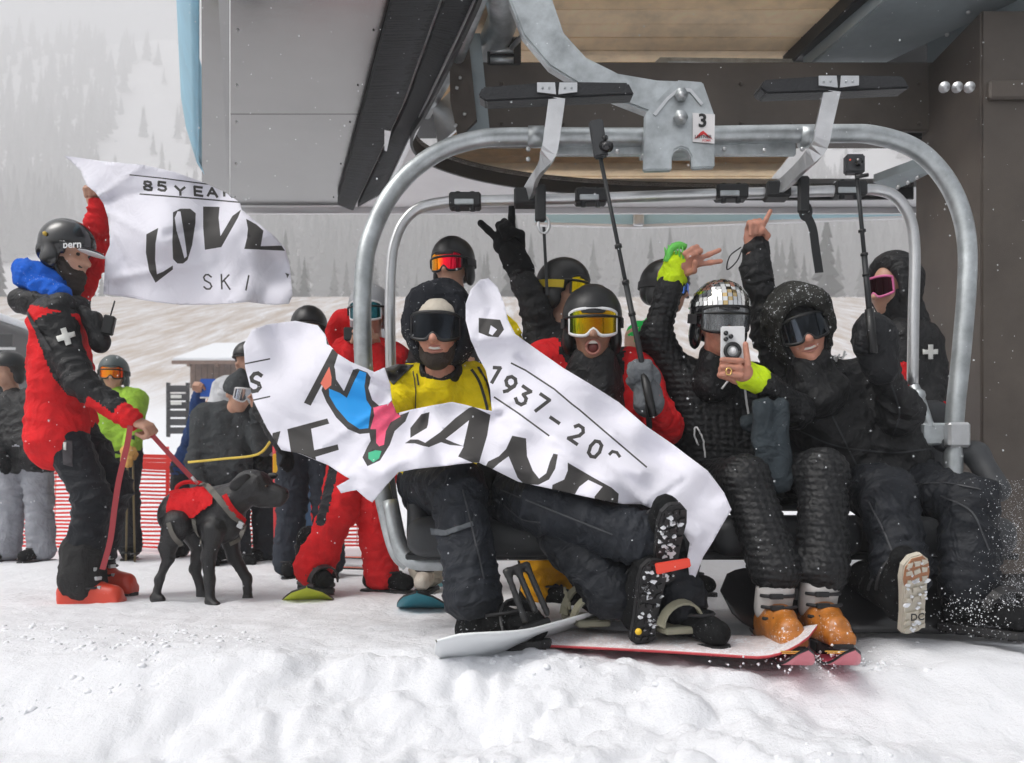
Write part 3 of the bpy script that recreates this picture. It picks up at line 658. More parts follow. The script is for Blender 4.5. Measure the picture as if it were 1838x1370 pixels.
def hand(name, w, d, n, pose, m, parent, thumb=1, g=1.0, vox=.005, sc=1.0):
    """w wrist, d towards the fingers, n out of the palm; thumb = side along d x n. A palm, four fingers and a thumb."""
    w, d, n = V(w), V(d).normalized(), V(n); n = (n - d * n.dot(d)).normalized(); s = d.cross(n) * thumb
    R = Matrix((s, d, n)).transposed(); s, d, n = s * sc, d * sc, n * sc
    q = [ell(w + d * .05, (.043 * g, .056, .02 * g), R), cap(w - d * .05, w + d * .02, .03 * g, .03 * g)]
    tips = []
    for i, (L, off) in enumerate(((.075, .031), (.083, .0105), (.077, -.0105), (.06, -.031))):
        b = w + d * (.092 - .006 * abs(i - 1.2)) + s * off; r = .0095 * g
        st = pose[i] if len(pose) > i else 'c'
        if st == 's':
            sp = s * (.018 * (1.5 - i)); e1 = b + d * L * .5 + sp * .5; e2 = e1 + d * L * .5 + sp * .6 + n * .004; pts = [b, e1, e2]
        elif st == 'r': pts = [b, b + d * L * .42 + n * .008, b + d * L * .72 + n * .028, b + d * L * .82 + n * .05]
        else: pts = [b, b + d * .022 + n * .022, b + d * .006 + n * .046, b - d * .03 + n * .042]
        for a, c in zip(pts[:-1], pts[1:]): q.append(cap(a, c, r * 1.08, r)); 
        tips.append(pts[-1])
    t0 = w + d * .025 + s * .036; tp = pose[4] if len(pose) > 4 else 'c'
    if tp == 's': tt = [t0, t0 + s * .035 + d * .03, t0 + s * .052 + d * .062]
    elif tp == 'r': tt = [t0, t0 + s * .022 + d * .035 + n * .012, t0 + s * .014 + d * .066 + n * .03]
    else: tt = [t0, t0 + s * .008 + d * .03 + n * .03, t0 - s * .018 + d * .048 + n * .05]
    q += [cap(tt[0], tt[1], .014 * g, .0115 * g), cap(tt[1], tt[2], .0115 * g, .0098 * g)]
    return blend(name, q, m, parent, vox, .008, it=1)

class Head:
    def __init__(s, c, fwd, up=(0, 0, 1), sc=1.0): s.c, s.R, s.k = V(c), frame(fwd, up), sc
    def p(s, x, y, z): return s.c + s.R @ (V((x, y, z)) * s.k)
    def ell(s, c, r): return ell(s.p(*c), [a * s.k for a in r], s.R)
    def cap(s, a, b, ra, rb=None): return cap(s.p(*a), s.p(*b), ra * s.k, (ra if rb is None else rb) * s.k)
    def box(s, c, h, rnd=.01): return bxx(s.p(*c), [a * s.k for a in h], s.R, rnd)
def head_prims(h, mouth='closed'):
    q = [h.ell((0, -.012, .03), (.076, .096, .1)), h.ell((0, .025, -.055), (.06, .066, .066)), h.ell((0, .062, -.098), (.03, .026, .022)),
         h.cap((0, .086, .012), (0, .116, -.032), .010, .017), h.ell((.016, .09, -.034), (.011, .012, .009)), h.ell((-.016, .09, -.034), (.011, .012, .009)),
         h.ell((.04, .058, -.03), (.028, .03, .026)), h.ell((-.04, .058, -.03), (.028, .03, .026)), h.cap((-.04, .076, .03), (.04, .076, .03), .013),
         h.ell((.079, -.012, -.008), (.011, .024, .033)), h.ell((-.079, -.012, -.008), (.011, .024, .033)),
         h.cap((0, -.012, -.09), (0, -.035, -.2), .054, .062)]
    if mouth == 'closed': q += [h.cap((-.022, .083, -.062), (.022, .083, -.062), .0075), h.cap((-.018, .083, -.073), (.018, .083, -.073), .0075)]
    if mouth == 'smile': q += [neg(h.ell((0, .1, -.066), (.034, .022, .011)))]
    if mouth == 'open': q += [neg(h.ell((0, .092, -.075), (.026, .034, .026)))]
    return q
def mouth_parts(h, kind, par):
    if kind == 'smile':
        v = [h.p(x, .086 - 14 * x * x, -.0635 + 9 * x * x) for x in np.linspace(-.026, .026, 9)]
        ribbon('teeth', v, .010 * h.k, h.R @ V((0, 1, 0)), .003, teethm, par)
        for z_, k_ in ((-.0765, 11), (-.0565, 7)): tube('lip', [h.p(x, .091 - 15 * x * x, z_ + k_ * x * x) for x in np.linspace(-.034, .034, 11)], [.002, .0048 * h.k, .002], mat('lip', (.42, .17, .13), .45), par, 8)
    else:
        ball('mouth', h.p(0, .072, -.076), [.022 * h.k, .018 * h.k, .022 * h.k], lipm, par, 2, h.R)
        ribbon('teeth', [h.p(x, .09 - 16 * x * x, -.058) for x in np.linspace(-.019, .019, 7)], .010 * h.k, h.R @ V((0, 1, 0)), .004, teethm, par)
        tube('lip', [h.p(.025 * math.cos(t), .09 - 9 * (.025 * math.cos(t)) ** 2, -.075 + .026 * math.sin(t)) for t in np.linspace(0, 2 * math.pi, 22)], .0055, mat('lip', (.4, .16, .13), .45), par, 8)
def helmet(h, m, par, vox=.008, brim=None, vents=True, key=None):
    q = [h.ell((0, -.014, .045), (.113, .136, .122)), neg(h.box((0, 0, -.175), (.3, .3, .16), .01)), neg(h.box((0, .13, -.055), (.2, .085, .085), .03)),
         h.ell((.09, -.022, -.04), (.024, .05, .058)), h.ell((-.09, -.022, -.04), (.024, .05, .058)), h.ell((0, -.09, -.01), (.09, .05, .06)),
         neg(h.box((0, .1, -.06), (.072, .13, .1), .03))]
    if vents: q += [neg(h.cap((x, .05, .172 - abs(x) * .35), (x * 1.15, -.02, .182 - abs(x) * .5), .009)) for x in (-.05, 0, .05)]
    if brim: q += [h.ell((0, .115, .03), (.082, .055, .012))]
    o = blend('helmet', q, m, par, vox, .012, it=2, key=key)
    tube('trim_edge', [h.p(.1135 * math.sin(t), -.012 + .133 * math.cos(t), .034) for t in np.linspace(-1.25, 1.25, 16)], .006 * h.k, gum, o, 8)
    return o
def goggles(h, lm, fm, par, sm=None, helm=True, wide=1.0, up=0.0, strap_=True):
    """a curved lens in a frame with a strap round the helmet"""
    def S(t, v, e=0):
        a = t * 1.12; x = (.09 + e) * math.sin(a) * wide; y = .028 + (.086 + e) * math.cos(a) ** .8 if math.cos(a) > 0 else .028
        hh = .049 * (1 - .28 * abs(t) ** 3); z = .012 + up + v * hh
        if v < 0: z += -v * .026 * math.exp(-(t / .16) ** 2)
        return h.p(x, y, z)
    nt, nv = 22, 8; Vs, Fs = [], []
    for e in (.004, -.002):
        for i in range(nt + 1):
            for j in range(nv + 1): Vs.append(S(-1 + 2 * i / nt, -1 + 2 * j / nv, e))
    n = (nt + 1) * (nv + 1)
    for i in range(nt):
        for j in range(nv):
            a = i * (nv + 1) + j; Fs.append((a, a + nv + 1, a + nv + 2, a + 1)); Fs.append((a + n, a + n + 1, a + n + nv + 2, a + n + nv + 1))
    ring = [S(-1 + 2 * i / nt, -1) for i in range(nt + 1)] + [S(1, -1 + 2 * j / nv) for j in range(1, nv + 1)] + [S(1 - 2 * i / nt, 1) for i in range(1, nt + 1)] + [S(-1, 1 - 2 * j / nv) for j in range(1, nv)]
    ring.append(ring[0]); g = tube('goggles', ring, .0068 * h.k, fm, par, 8)
    mk('lens', Vs, Fs, lm, g)
    if strap_:
        ex = .012 if helm else -.01
        pts = [h.p((.104 + ex) * math.sin(t) * (1 if abs(t) < 2.9 else 1), -.014 + (.128 + ex) * math.cos(t), .02 + up + .02 * math.cos(t + math.pi) * .6) for t in np.linspace(1.12, 2 * math.pi - 1.12, 30)]
        nr = [(p - h.p(0, -.014, .02)) for p in pts]
        ribbon('strap', pts, .036 * h.k, nr, .003, sm or strapm, g)
    return g
def hood(h, m, par, vox=.01, deep=.09, wr=.004, key=None, big=1.0, top=0, neck=1.0, peak=0):
    q = [h.ell((0, -.03, .03 + top), (.13 * big, .15 * big, .158 * big)), h.cap((0, -.05, -.08), (0, -.07, -.08 - .08 * neck), .1 * (.4 + .6 * neck), .115 * (.4 + .6 * neck)),
         neg(h.ell((0, .11, -.012), (.092, .17, .125))), neg(h.box((0, .03 + .2 + deep, -.02), (.2, .2, .3), .02))]
    if peak: q[2:2] = [h.cap((-.07, .085, .10), (.07, .085, .10), .04, .04), h.cap((0, .06, .125), (0, -.08, .17), .06, .05)]
    return blend('hood', q, m, par, vox, .02, wr=wr, fr=16, key=key)
def boot(an, toe, up, m, par, sole=solem, sc=1.0, vox=.008, key=None, sk=None, toe_m=None):
    """boot under the ankle: an = ankle joint, toe = direction of the toes, up = shaft direction"""
    R = frame(toe, up); an = V(an)
    def p(x, y, z): return an + R @ (V((x, y, z - .1)) * sc)
    q = [cap(p(0, -.03, .11), p(0, -.045, .25), .062 * sc, .066 * sc), cap(p(0, -.055, .06), p(0, .03, .085), .05 * sc, .052 * sc), cap(p(0, .03, .075), p(0, .145, .05), .05 * sc, .044 * sc)]
    b = blend('boot', q + [neg(bxx(p(0, .05, -.03), [.2 * sc, .3 * sc, .04 * sc], R, .005))], m, par, vox, .02, wr=.0015, fr=24, key=key)
    ol = [(-.045, -.1), (-.02, -.115), (.02, -.115), (.045, -.1), (.042, -.02), (.045, .06), (.05, .12), (.043, .165), (.02, .19), (-.02, .19), (-.043, .165), (-.05, .12), (-.045, .06), (-.042, -.02)]
    so_ = prism('sole', [p(x, y, .012) for x, y in ol], (p(0, 0, -.014) - p(0, 0, .012)), sole, b, .004)
    if toe_m: prism('toe_rubber', [p(x * .93, max(y * .98, .09), -.0142) for x, y in ol if y > .05], p(0, 0, -.004) - p(0, 0, 0), toe_m, b)
    for y in (-.09, -.06, -.03, .03, .065, .1, .135, .165):
        for x in (-.026, 0, .026):
            j = [random.uniform(-.004, .004) for _ in range(8)]
            prism('tread_lug', [p(x - .009 + j[0], y - .009 + j[1], -.0145), p(x + .009 + j[2], y - .009 + j[3], -.0145), p(x + .009 + j[4], y + .008 + j[5], -.0145), p(x - .009 + j[6], y + .008 + j[7], -.0145)], p(0, 0, -.007) - p(0, 0, 0), sole, b)
    for i in range(26 if sk is not None else 0):
        x, y, r = random.uniform(-.04, .04), random.uniform(-.1, .17), random.uniform(.003, .008)
        blob = [p(x + r * random.uniform(.5, 1.5) * math.cos(t) * 1.3, y + r * random.uniform(.5, 1.5) * math.sin(t), -.0155) for t in np.linspace(0, 5.4, 7)]
        prism('packed_snow', blob, p(0, 0, -.006) - p(0, 0, 0), sk, b)
    for z0, y0 in ((.2, .012), (.15, .035), (.105, .06)):
        tube('lace_band', [p(.058 * math.sin(t) * 1.06, y0 - .06 + (.066 + (.05 if z0 < .12 else 0)) * math.cos(t), z0) for t in np.linspace(-1.5, 1.5, 10)], .006 * sc, strapm, b, 6)
    return b
def figure(label, Y, J, face=(0, -1, 0), jk=None, pt=None, gl=None, bt=None, sk=None, vox=.012, fat=1.0, wr=.009, name='person', mouth='closed', key=None, up=(0, 0, 1), hsc=1.0, hem=.0, grp=None, hands=True, jc=None, feet=True, sleeve=None, boots_up=None, toes=None, pfat=1.0, poses=None, group=None, sole=None, jz=None, pz=None):
    """joints in photo pixels with a depth; clothes are separate pieces over one continuous body"""
    jk, pt, gl, bt, sk = jk or blackc, pt or blackp, gl or glovem, bt or bootm, sk or skin
    q = {k: P(v[0], v[1], v[2] if len(v) > 2 else Y) for k, v in J.items()}
    if 'hil' not in q:
        sd = (q['shr'] - q['shl']); sd.z *= .3; sd = sd.normalized() * .095; q['hil'], q['hir'] = q['pel'] - sd, q['pel'] + sd
    base = (q['anl'] + q['anr']) / 2 if 'anl' in q else V((q['pel'].x, q['pel'].y, 0)); base.z = gz1(base.x, base.y)
    th = thing(name, label, 'person', base, group or grp)
    h = Head(q['head'], face, up, hsc); q['_h'] = h
    nk = q.get('nk', h.p(0, -.035, -.19)); mid = (q['shl'] + q['shr']) / 2; pel = q['pel']
    ins = lambda a, t: a.lerp(mid, t)
    f = fat
    body = head_prims(h, mouth) + [cap(nk, mid.lerp(pel, .15), .06, .09), cap(ins(q['shl'], .25), q['hil'], .085, .09), cap(ins(q['shr'], .25), q['hir'], .085, .09)]
    for s in 'lr':
        if 'el' + s in q: body += [cap(q['sh' + s], q['el' + s], .042, .036), cap(q['el' + s], q['wr' + s], .036, .026)]
        if 'kn' + s in q: body += [cap(q['hi' + s], q['kn' + s], .07, .05), cap(q['kn' + s], q['an' + s], .05, .036)]
    blend('body', body, sk, th, min(vox, .009) if mouth != 'closed' or vox < .01 else vox, .02, key=(key + '_b') if key else None)
    jq = [cap(ins(q['shl'], .22), q['hil'].lerp(pel, .1), .108 * f, .118 * f), cap(ins(q['shr'], .22), q['hir'].lerp(pel, .1), .108 * f, .118 * f), cap(mid, pel, .118 * f, .12 * f), cap(nk.lerp(mid, .2), mid, .075, .09 * f)]
    if hem:
        dn = (pel - mid).normalized(); jq += [cap(q['hil'], q['hil'] + dn * hem, .12 * f, .128 * f), cap(q['hir'], q['hir'] + dn * hem, .12 * f, .128 * f)]
    for s in 'lr':
        if 'el' + s in q: jq += [cap(q['sh' + s], q['el' + s], .072 * f, .06 * f), cap(q['el' + s], q['wr' + s], .06 * f, .047 * f)]
        else: jq += [ell(q['sh' + s], (.075 * f,) * 3)]
    jj = [(q['el' + s], q['wr' + s] - q['sh' + s], .13, .05) for s in 'lr' if 'el' + s in q] + [(q['wr' + s], q['wr' + s] - q['el' + s], .09, .035) for s in 'lr' if 'el' + s in q] + [(mid.lerp(pel, .75), pel - mid, .2, .07)]
    jo = blend('jacket', jq, jk, th, vox, .035, wr=wr, fr=13, key=key, joints=jj, zones=(lambda X: jz(X, q)) if jz else None)
    pq = [cap(q['hil'], q['hir'], .108 * pfat, .108 * pfat)]
    for s in 'lr':
        if 'kn' + s in q: pq += [cap(q['hi' + s], q['kn' + s], .112 * pfat, .086 * pfat), cap(q['kn' + s], q['an' + s], .084 * pfat, .088 * pfat)]
    if len(pq) > 1: blend('trousers', pq, pt, th, vox, .03, wr=wr * 1.1, fr=11, joints=[(q['kn' + s], q['an' + s] - q['hi' + s], .16, .06) for s in 'lr' if 'kn' + s in q] + [(q['an' + s].lerp(q['kn' + s], .12), q['an' + s] - q['kn' + s], .13, .045) for s in 'lr' if 'kn' + s in q] + [(q['hi' + s], q['kn' + s] - q['hi' + s], .17, .055) for s in 'lr'  if 'kn' + s in q], key=(key + '_p') if key else None, zones=(lambda X: pz(X, q)) if pz else None)
    if feet:
        for s in 'lr':
            if 'an' + s in q:
                u = (q['kn' + s] - q['an' + s]) if boots_up is None else V(boots_up['lr'.index(s)])
                t = V(toes['lr'.index(s)]) if toes else V((face[0], face[1], 0))
                if t is not None and t.length > 0: boot(q['an' + s], t, u if boots_up else (0, 0, 1), bt, th, sole or solem, vox=max(.008, vox))
    if hands:
        for s in 'lr':
            if 'wr' + s in q:
                d = (q['wr' + s] - q['el' + s]).normalized()
                po = (poses or {}).get(s, ('r', 'r', 'r', 'r', 'r'))
                if po: hand('hand' if gl in (skin, skin_r, skin_d) else 'glove', q['wr' + s] + d * .01, d, (0, -.3, -1) if abs(d.z) < .8 else (0, -1, 0), po, gl, th, g=1 if gl in (skin, skin_r, skin_d) else 1.35)
    return th, q, h
# ================================================================== the four riders
def skiboot(an, toe, up, shell, cuff, par, sc=1.0, buckle=None):
    R = frame(toe, up); an = V(an)
    def p(x, y, z): return an + R @ (V((x, y, z - .1)) * sc)
    lo = blend('ski_boot', [cap(p(0, -.07, .06), p(0, .04, .08), .054, .056), cap(p(0, .05, .066), p(0, .14, .052), .052, .047), bxx(p(0, .04, .02), (.046, .155, .022), R, .012), neg(bxx(p(0, .05, -.035), (.2, .3, .03), R, .004))], shell, par, .007, .02)
    blend('cuff', [cap(p(0, -.03, .11), p(0, .0, .19), .062, .064), cap(p(0, -.05, .12), p(0, -.03, .18), .05, .05)], cuff, lo, .008, .02)
    for z0, y0 in ((.085, .06), (.125, .045), (.165, .035)):
        b = tube('buckle_strap', [p(.062 * math.sin(t), y0 - .02 + .058 * math.cos(t), z0) for t in np.linspace(-1.4, 1.4, 12)], .0065, strapm, lo, 6)
        box('buckle', p(.02, y0 + .036, z0), (.022, .008, .009), buckle or alu, b, R, .002)
    box('boot_sole', p(0, .035, -.002), (.034, .16, .009), solem, lo, R, .003)
    return lo
def strut(name, a, b, w, h, m, par): 
    a, b = V(a), V(b); return box(name, (a + b) / 2, (w, (b - a).length / 2, h), m, par, frame(b - a), .002)

# --- yellow jacket
A, q, h = figure('smiling rider in bright yellow jacket and black hood with dark goggles, behind the banner', 3.38,
    dict(head=(789, 596, 3.26), shl=(732, 702, 3.4), shr=(852, 700, 3.4), pel=(795, 835, 3.42), ell=(690, 748, 3.2), wrl=(650, 775, 3.18), elr=(895, 775, 3.28), wrr=(875, 835, 3.14),
         hil=(770, 872, 3.42), hir=(838, 872, 3.42), knl=(823, 880, 2.98), anl=(848, 1072, 2.86), knr=(978, 905, 2.93), anr=(1142, 966, 2.80)),
    face=(-.12, -1, -.12), jk=yelc, pt=navyp, sk=skin_r, vox=.009, mouth='smile', key='A', up=(.04, 0, 1), wr=.009, feet=False, pfat=1.08, hsc=1.06)
mouth_parts(h, 'smile', A)
hood(h, cloth('quilted_hood', (.016, .018, .023), snow=.42, bump=.6, bscale=30), A, .008, deep=.03, wr=.007, big=1.04, neck=.12)
blend('beanie', [h.ell((0, -.005, .045), (.089, .108, .09)), neg(h.box((0, 0, -.1), (.2, .2, .13), .01))], cloth('cream_beanie', (.55, .5, .42)), A, .008, .01, wr=.0015)
goggles(h, lens('dark_lens', [(0, '0c0e12'), (.4, '3a4048'), (.5, '14171b'), (.75, '4a525c'), (1, '101215')], .12), gum, A, helm=False, wide=1.06)
blend('beard', [h.ell((0, .052, -.1), (.052, .045, .042)), h.ell((.05, .025, -.07), (.02, .04, .045)), h.ell((-.05, .025, -.07), (.02, .04, .045)), h.cap((-.03, .085, -.047), (.03, .085, -.047), .006), neg(h.ell((0, .1, -.066), (.036, .04, .018)))], hairm, A, .006, .012)
blend('collar', [h.cap((0, -.03, -.1), (0, -.04, -.135), .074, .08), neg(h.cap((0, -.0, -.02), (0, .0, -.1), .07, .07))], blackc, A, .008, .015, wr=.003)
for px in ([(846, 664), (862, 690), (876, 738)], [(858, 660), (874, 690), (884, 730)]): strap('jacket_stripe', 'A', px, .011, blk, A, 3.2, .003, .002)
decal('shoulder_patch', [(684, 664), (712, 654), (742, 656), (706, 692)], 'A', mat('grey_patch', (.1, .1, .1), .7), A, dY=3.25)
strap('zip', 'A', [(742, 668), (746, 700), (744, 735)], .004, blk, A, 3.2, .003, .002); strap('zip', 'A', [(748, 672), (752, 692)], .006, blk, A, 3.2, .003, .002)
decal('knee_patch', [(772, 948), (800, 952), (848, 936), (850, 944), (800, 962), (774, 960)], 'A_p', mat('seam', (.09, .1, .11), .8), A, dY=2.9)
# strapped boot, and the free one kicked up with its sole to the lens
bA = boot(P(874, 1106, 2.85), (.93, -.15, .12), (-.1, .08, 1), bootm, A, vox=.007, sc=1.1)
sk_snow = mat('packed_snow', (.8, .82, .85), .7)
bA2 = boot(P(1182, 968, 2.72) + V((0, .09, 0)), (.06, -.55, 1), (-.28, 1, .42), bootm, A, vox=.007, sk=sk_snow)
prism('heel_strap', [P(1176, 1012, 2.66), P(1238, 1002, 2.66), P(1241, 1018, 2.66), P(1180, 1032, 2.66)], (0, .02, 0), mat('orange_red', (.75, .06, .03), .5), bA2, .003)

# --- red jacket, black helmet, orange goggles
B, q, h = figure('rider in red and black jacket shouting under yellow mirrored goggles and black helmet', 3.4,
    dict(head=(1063, 590, 3.28), shl=(972, 656, 3.42), shr=(1148, 672, 3.42), pel=(1075, 860, 3.42), elr=(1192, 768, 3.24), wrr=(1168, 712, 3.06), ell=(990, 780, 3.3), wrl=(1010, 835, 3.14),
         hil=(1045, 872, 3.42), hir=(1105, 872, 3.42), knl=(1018, 958, 2.96), anl=(1098, 1062, 2.86), knr=(1165, 965, 2.96), anr=(1222, 1072, 2.86)),
    face=(-.06, -1, -.1), jk=[blackc, redc], pt=blackp, sk=skin_d, vox=.009, mouth='open', key='B', wr=.009, feet=False, pfat=1.05, hands=False, hsc=1.04,
    jz=lambda X, q: ((segd(X, q['shr'], q['elr'])[0] < .125) | (segd(X, q['elr'], q['wrr'])[0] < .1) | (segd(X, q['shl'], q['ell'])[0] < .125)).astype(int))
mouth_parts(h, 'open', B); helmet(h, gum, B, key='Bh')
goggles(h, lens('gold_lens', [(0, '2a6a28'), (.16, 'a8a80c'), (.35, 'ffc400'), (.55, 'ff9a00'), (.72, 'f0b000'), (1, 'c8b418')], .1), mat('white_frame', (.75, .75, .76), .4), B, wide=1.04)
blend('neck_gaiter', [h.cap((0, -.02, -.13), (0, -.03, -.21), .085, .11), h.cap((-.04, .03, -.125), (.04, .03, -.125), .045, .045), h.cap((0, -.03, -.2), (0, -.02, -.3), .11, .12)], blackc, B, .009, .03, wr=.005)
gb = thing_glove = hand('glove', P(1162, 704, 3.06), (-.25, -.2, 1), (-.5, -1, .1), 'ccccc', cloth('grey_glove', (.13, .14, .15), bscale=80), B, thumb=-1, g=1.45)
blend('glove_cuff', [cap(P(1160, 696, 3.05), P(1164, 722, 3.06), .048, .058)], cloth('grey_glove', (.13, .14, .15)), B, .009, .01, wr=.003)
boot(P(1145, 1080, 2.74) + V((0, .1, .0)), (.1, -.35, 1), (-.3, 1, .32), bootm, B, vox=.007, sk=sk_snow)
tube('sole_stud', [P(1146, 1134, 2.67), P(1146, 1134, 2.64)], .011, mat('yellow_dot', (.8, .5, .02), .4), B, 10)
boot(P(1232, 1100, 2.86), (.5, -.85, 0), (-.1, .1, 1), bootm, B, vox=.008)

# --- sequinned black suit, mirror-tiled helmet
seq = mat('waffle_knit', (.009, .0095, .0105), .5, bump=.3, bscale=70, kind='voro', snow=.16, spec=.3)
def waffle(X, N):
    a = np.abs(np.cos((X[:, 0] + .8 * X[:, 1]) * math.pi / .03)) ** .6; b = np.abs(np.cos((X[:, 2] + .06 * X[:, 0]) * math.pi / .024)) ** .6; return X + N * (.0065 * (a * b - .5))[:, None]
_blend = blend
def blend_w(*a, **k):
    if a[0] in ('jacket', 'trousers'): k['post'] = waffle; k['wr'] = .003; a = a[:4] + (.006,) + a[5:]
    return _blend(*a, **k)
blend = blend_w
Cc, q, h = figure('rider in black waffle-knit suit with mirror-tiled helmet making a two-finger sign and holding a phone', 3.4,
    dict(head=(1292, 582, 3.26), shl=(1226, 692, 3.42), shr=(1362, 698, 3.42), pel=(1300, 862, 3.42), ell=(1176, 606, 3.38), wrl=(1205, 508, 3.32), elr=(1428, 738, 3.2), wrr=(1372, 690, 3.08),
         hil=(1270, 872, 3.42), hir=(1340, 872, 3.42), knl=(1336, 862, 2.98), anl=(1392, 1022, 2.86), knr=(1476, 850, 2.98), anr=(1478, 1020, 2.86)),
    face=(.06, -1, -.14), jk=seq, pt=seq, sk=skin_r, vox=.009, key='C', feet=False, hands=False, pfat=.98)
blend = _blend
hl = helmet(h, gloss, Cc, vents=False, key='Ch')
mir = mat('mirror_tile', (.8, .8, .78), .06, 1); gold = mat('gold_tile', (.75, .56, .28), .1, 1)
tme = None
for i in range(11):                                   # rows of little mirrors over the dome
    el_ = math.radians(12 + i * 7.2); nt = max(3, int(40 * math.cos(el_)))
    for j in range(nt):
        az = 2 * math.pi * (j + .5 * (i % 2) * 0) / nt
        if math.cos(az) < -.55: continue
        d = V((math.sin(az) * math.cos(el_) * .113, math.cos(az) * math.cos(el_) * .136, math.sin(el_) * .122))
        nm_ = V((d.x / .113 ** 2, d.y / .136 ** 2, d.z / .122 ** 2)).normalized()
        n2 = (nm_ + V((random.uniform(-1, 1), random.uniform(-1, 1), random.uniform(-1, 1))) * .06).normalized()
        if tme is None:
            bm = bmesh.new(); bmesh.ops.create_cube(bm, size=1)
            for v in bm.verts: v.co = V((v.co.x * .0165, v.co.y * .0165, v.co.z * .004))
            tme = [bpy.data.meshes.new('mirror_tile'), None]; bm.to_mesh(tme[0]); bm.free(); tme[0].materials.append(mir); tme[1] = tme[0].copy(); tme[1].materials[0] = gold
        gd = abs(math.sin(az)) < .2 and math.cos(az) > 0 and random.random() < .45
        t = bpy.data.objects.new('mirror_tile', tme[1] if gd else tme[0]); C.objects.link(t); t.parent = hl
        zc_ = h.R @ n2; xx = V((0, 0, 1)).cross(zc_).normalized(); M3 = Matrix((xx, zc_.cross(xx), zc_)).transposed()
        t.matrix_local = Matrix.Translation(h.p(0, -.014, .045) + h.R @ (d + nm_ * .003) - V(Cc['origin'])) @ M3.to_4x4()
blend('collar', [h.cap((0, -.03, -.13), (0, -.045, -.22), .07, .1), h.cap((-.03, .01, -.15), (.03, .01, -.15), .036, .036)], seq, Cc, .009, .03, wr=.004)
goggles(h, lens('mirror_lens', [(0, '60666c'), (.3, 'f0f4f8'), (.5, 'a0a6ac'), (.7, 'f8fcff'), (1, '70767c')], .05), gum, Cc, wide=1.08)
hand('hand', P(1214, 482, 3.3), (.75, -.25, .38), (.3, -1, .1), ('s', 's', 'c', 'c', 'c'), skin_r, Cc, thumb=1)
for a, b, nm_ in ((P(1205, 512, 3.32), P(1212, 474, 3.31), 'cuff'), (P(1374, 690, 3.09), P(1334, 668, 3.06), 'cuff')):
    blend(nm_, [cap(a.lerp(b, .4), b, .054, .049)], neon, Cc, .007, .01, wr=.005, fr=20)
blend('inner_cuff', [cap(P(1196, 534, 3.34), P(1204, 506, 3.32), .055, .052)], blackc, Cc, .008, .01, wr=.003)
tube('green_bracelet', [P(1196, 470, 3.28), P(1204, 448, 3.27), P(1218, 440, 3.27), P(1230, 444, 3.28)], .014, mat('green_band', (.15, .6, .1), .6), Cc, 8, smooth=4)
for x in range(6): tube('bracelet_tuft', [P(1196 + x * 6, 458 - 8 * math.sin(x), 3.27), P(1193 + x * 6.4, 444 - 8 * math.sin(x * .6), 3.26)], [.006, .002], MATS['green_band'], Cc, 6)
HP = P(1320, 664, 3.02)
hand('hand', P(1346, 678, 3.06), (-.9, -.28, .3), (0, 1, .2), ('c', 'c', 'c', 'c', 's'), skin_r, Cc, thumb=-1, g=1.02)
blend('finger_wrap', [cap(P(1296, 646 + i * 13, 2.985), P(1330, 648 + i * 13, 2.99), .0105, .0115) for i in range(3)] + [cap(P(1342, 655, 3.0), P(1338, 618, 2.99), .013, .0105), ell(P(1332, 668, 3.02), (.04, .022, .036))], skin_r, Cc, .005, .006, it=1)
tube('ring', [P(1308 + 5 * math.cos(t), 667 + 6.5 * math.sin(t), 2.97) for t in np.linspace(0, 6.28, 14)], .003, mat('gold_ring', (.8, .55, .2), .25, 1), Cc, 6)
strap('drawcord', ['C'], [(1336, 700), (1340, 730), (1343, 752)], .008, mat('white_cord', (.7, .7, .7), .7), Cc, 3.2)
strap('drawcord', ['C'], [(1254, 800), (1247, 780), (1249, 768), (1256, 775), (1264, 800), (1266, 822)], .006, MATS['white_cord'], Cc, 3.2)
tube('earphone_cord', [h.p(-.09, .03, -.09), h.p(-.07, .06, -.16), h.p(-.03, .06, -.21), h.p(.0, .06, -.25)], .004, MATS['white_cord'], Cc, 6, smooth=4)
blend('hanging_flap', [bxx(P(1385, 800, 3.02), (.07, .02, .17), frame((.15, -1, .1)), .02), cap(P(1345, 760, 3.1), P(1400, 745, 3.1), .03, .03)], cloth('slate_cloth', (.035, .045, .052), snow=.2), Cc, .01, .03, wr=.008)
orange = mat('orange_shell', (.4, .135, .016), .42, coat=.15, snow=.55, var=.3, vscale=30); wshell = mat('white_shell', (.6, .58, .56), .4, snow=.4)
for a, b in ((1402, 1112), (1484, 1108)): skiboot(P(a, b, 2.8) + V((0, .06, .015)), (.02, -1, .02), (0, .1, 1), orange, wshell, Cc, .93, gum)
ph = thing('phone', 'white phone with three cameras and a round ring held before the mirror-helmet rider', 'phone', P(1315, 640, 3.0))
Rp = frame((.05, 1, .05))
pb = box('phone_body', P(1315, 617, 3.0), (.043, .0045, .062), mat('phone_white', (.72, .72, .72), .3), ph, Rp, .004, 2)
for a, b in ((1303, 598), (1303, 609), (1312, 604)): tube('camera_lens', [P(a, b, 2.994), P(a, b, 2.988)], .0085, gloss, pb, 12)
tube('ring_grip', [P(1315 + 13 * math.cos(t), 630 + 13 * math.sin(t), 2.99) for t in np.linspace(0, 2 * math.pi, 24)], .007, gum, pb, 8)
tube('ring_badge', [P(1315, 630, 2.994), P(1315, 630, 2.988)], .013, mat('badge_white', (.8, .8, .8), .4), pb, 14)

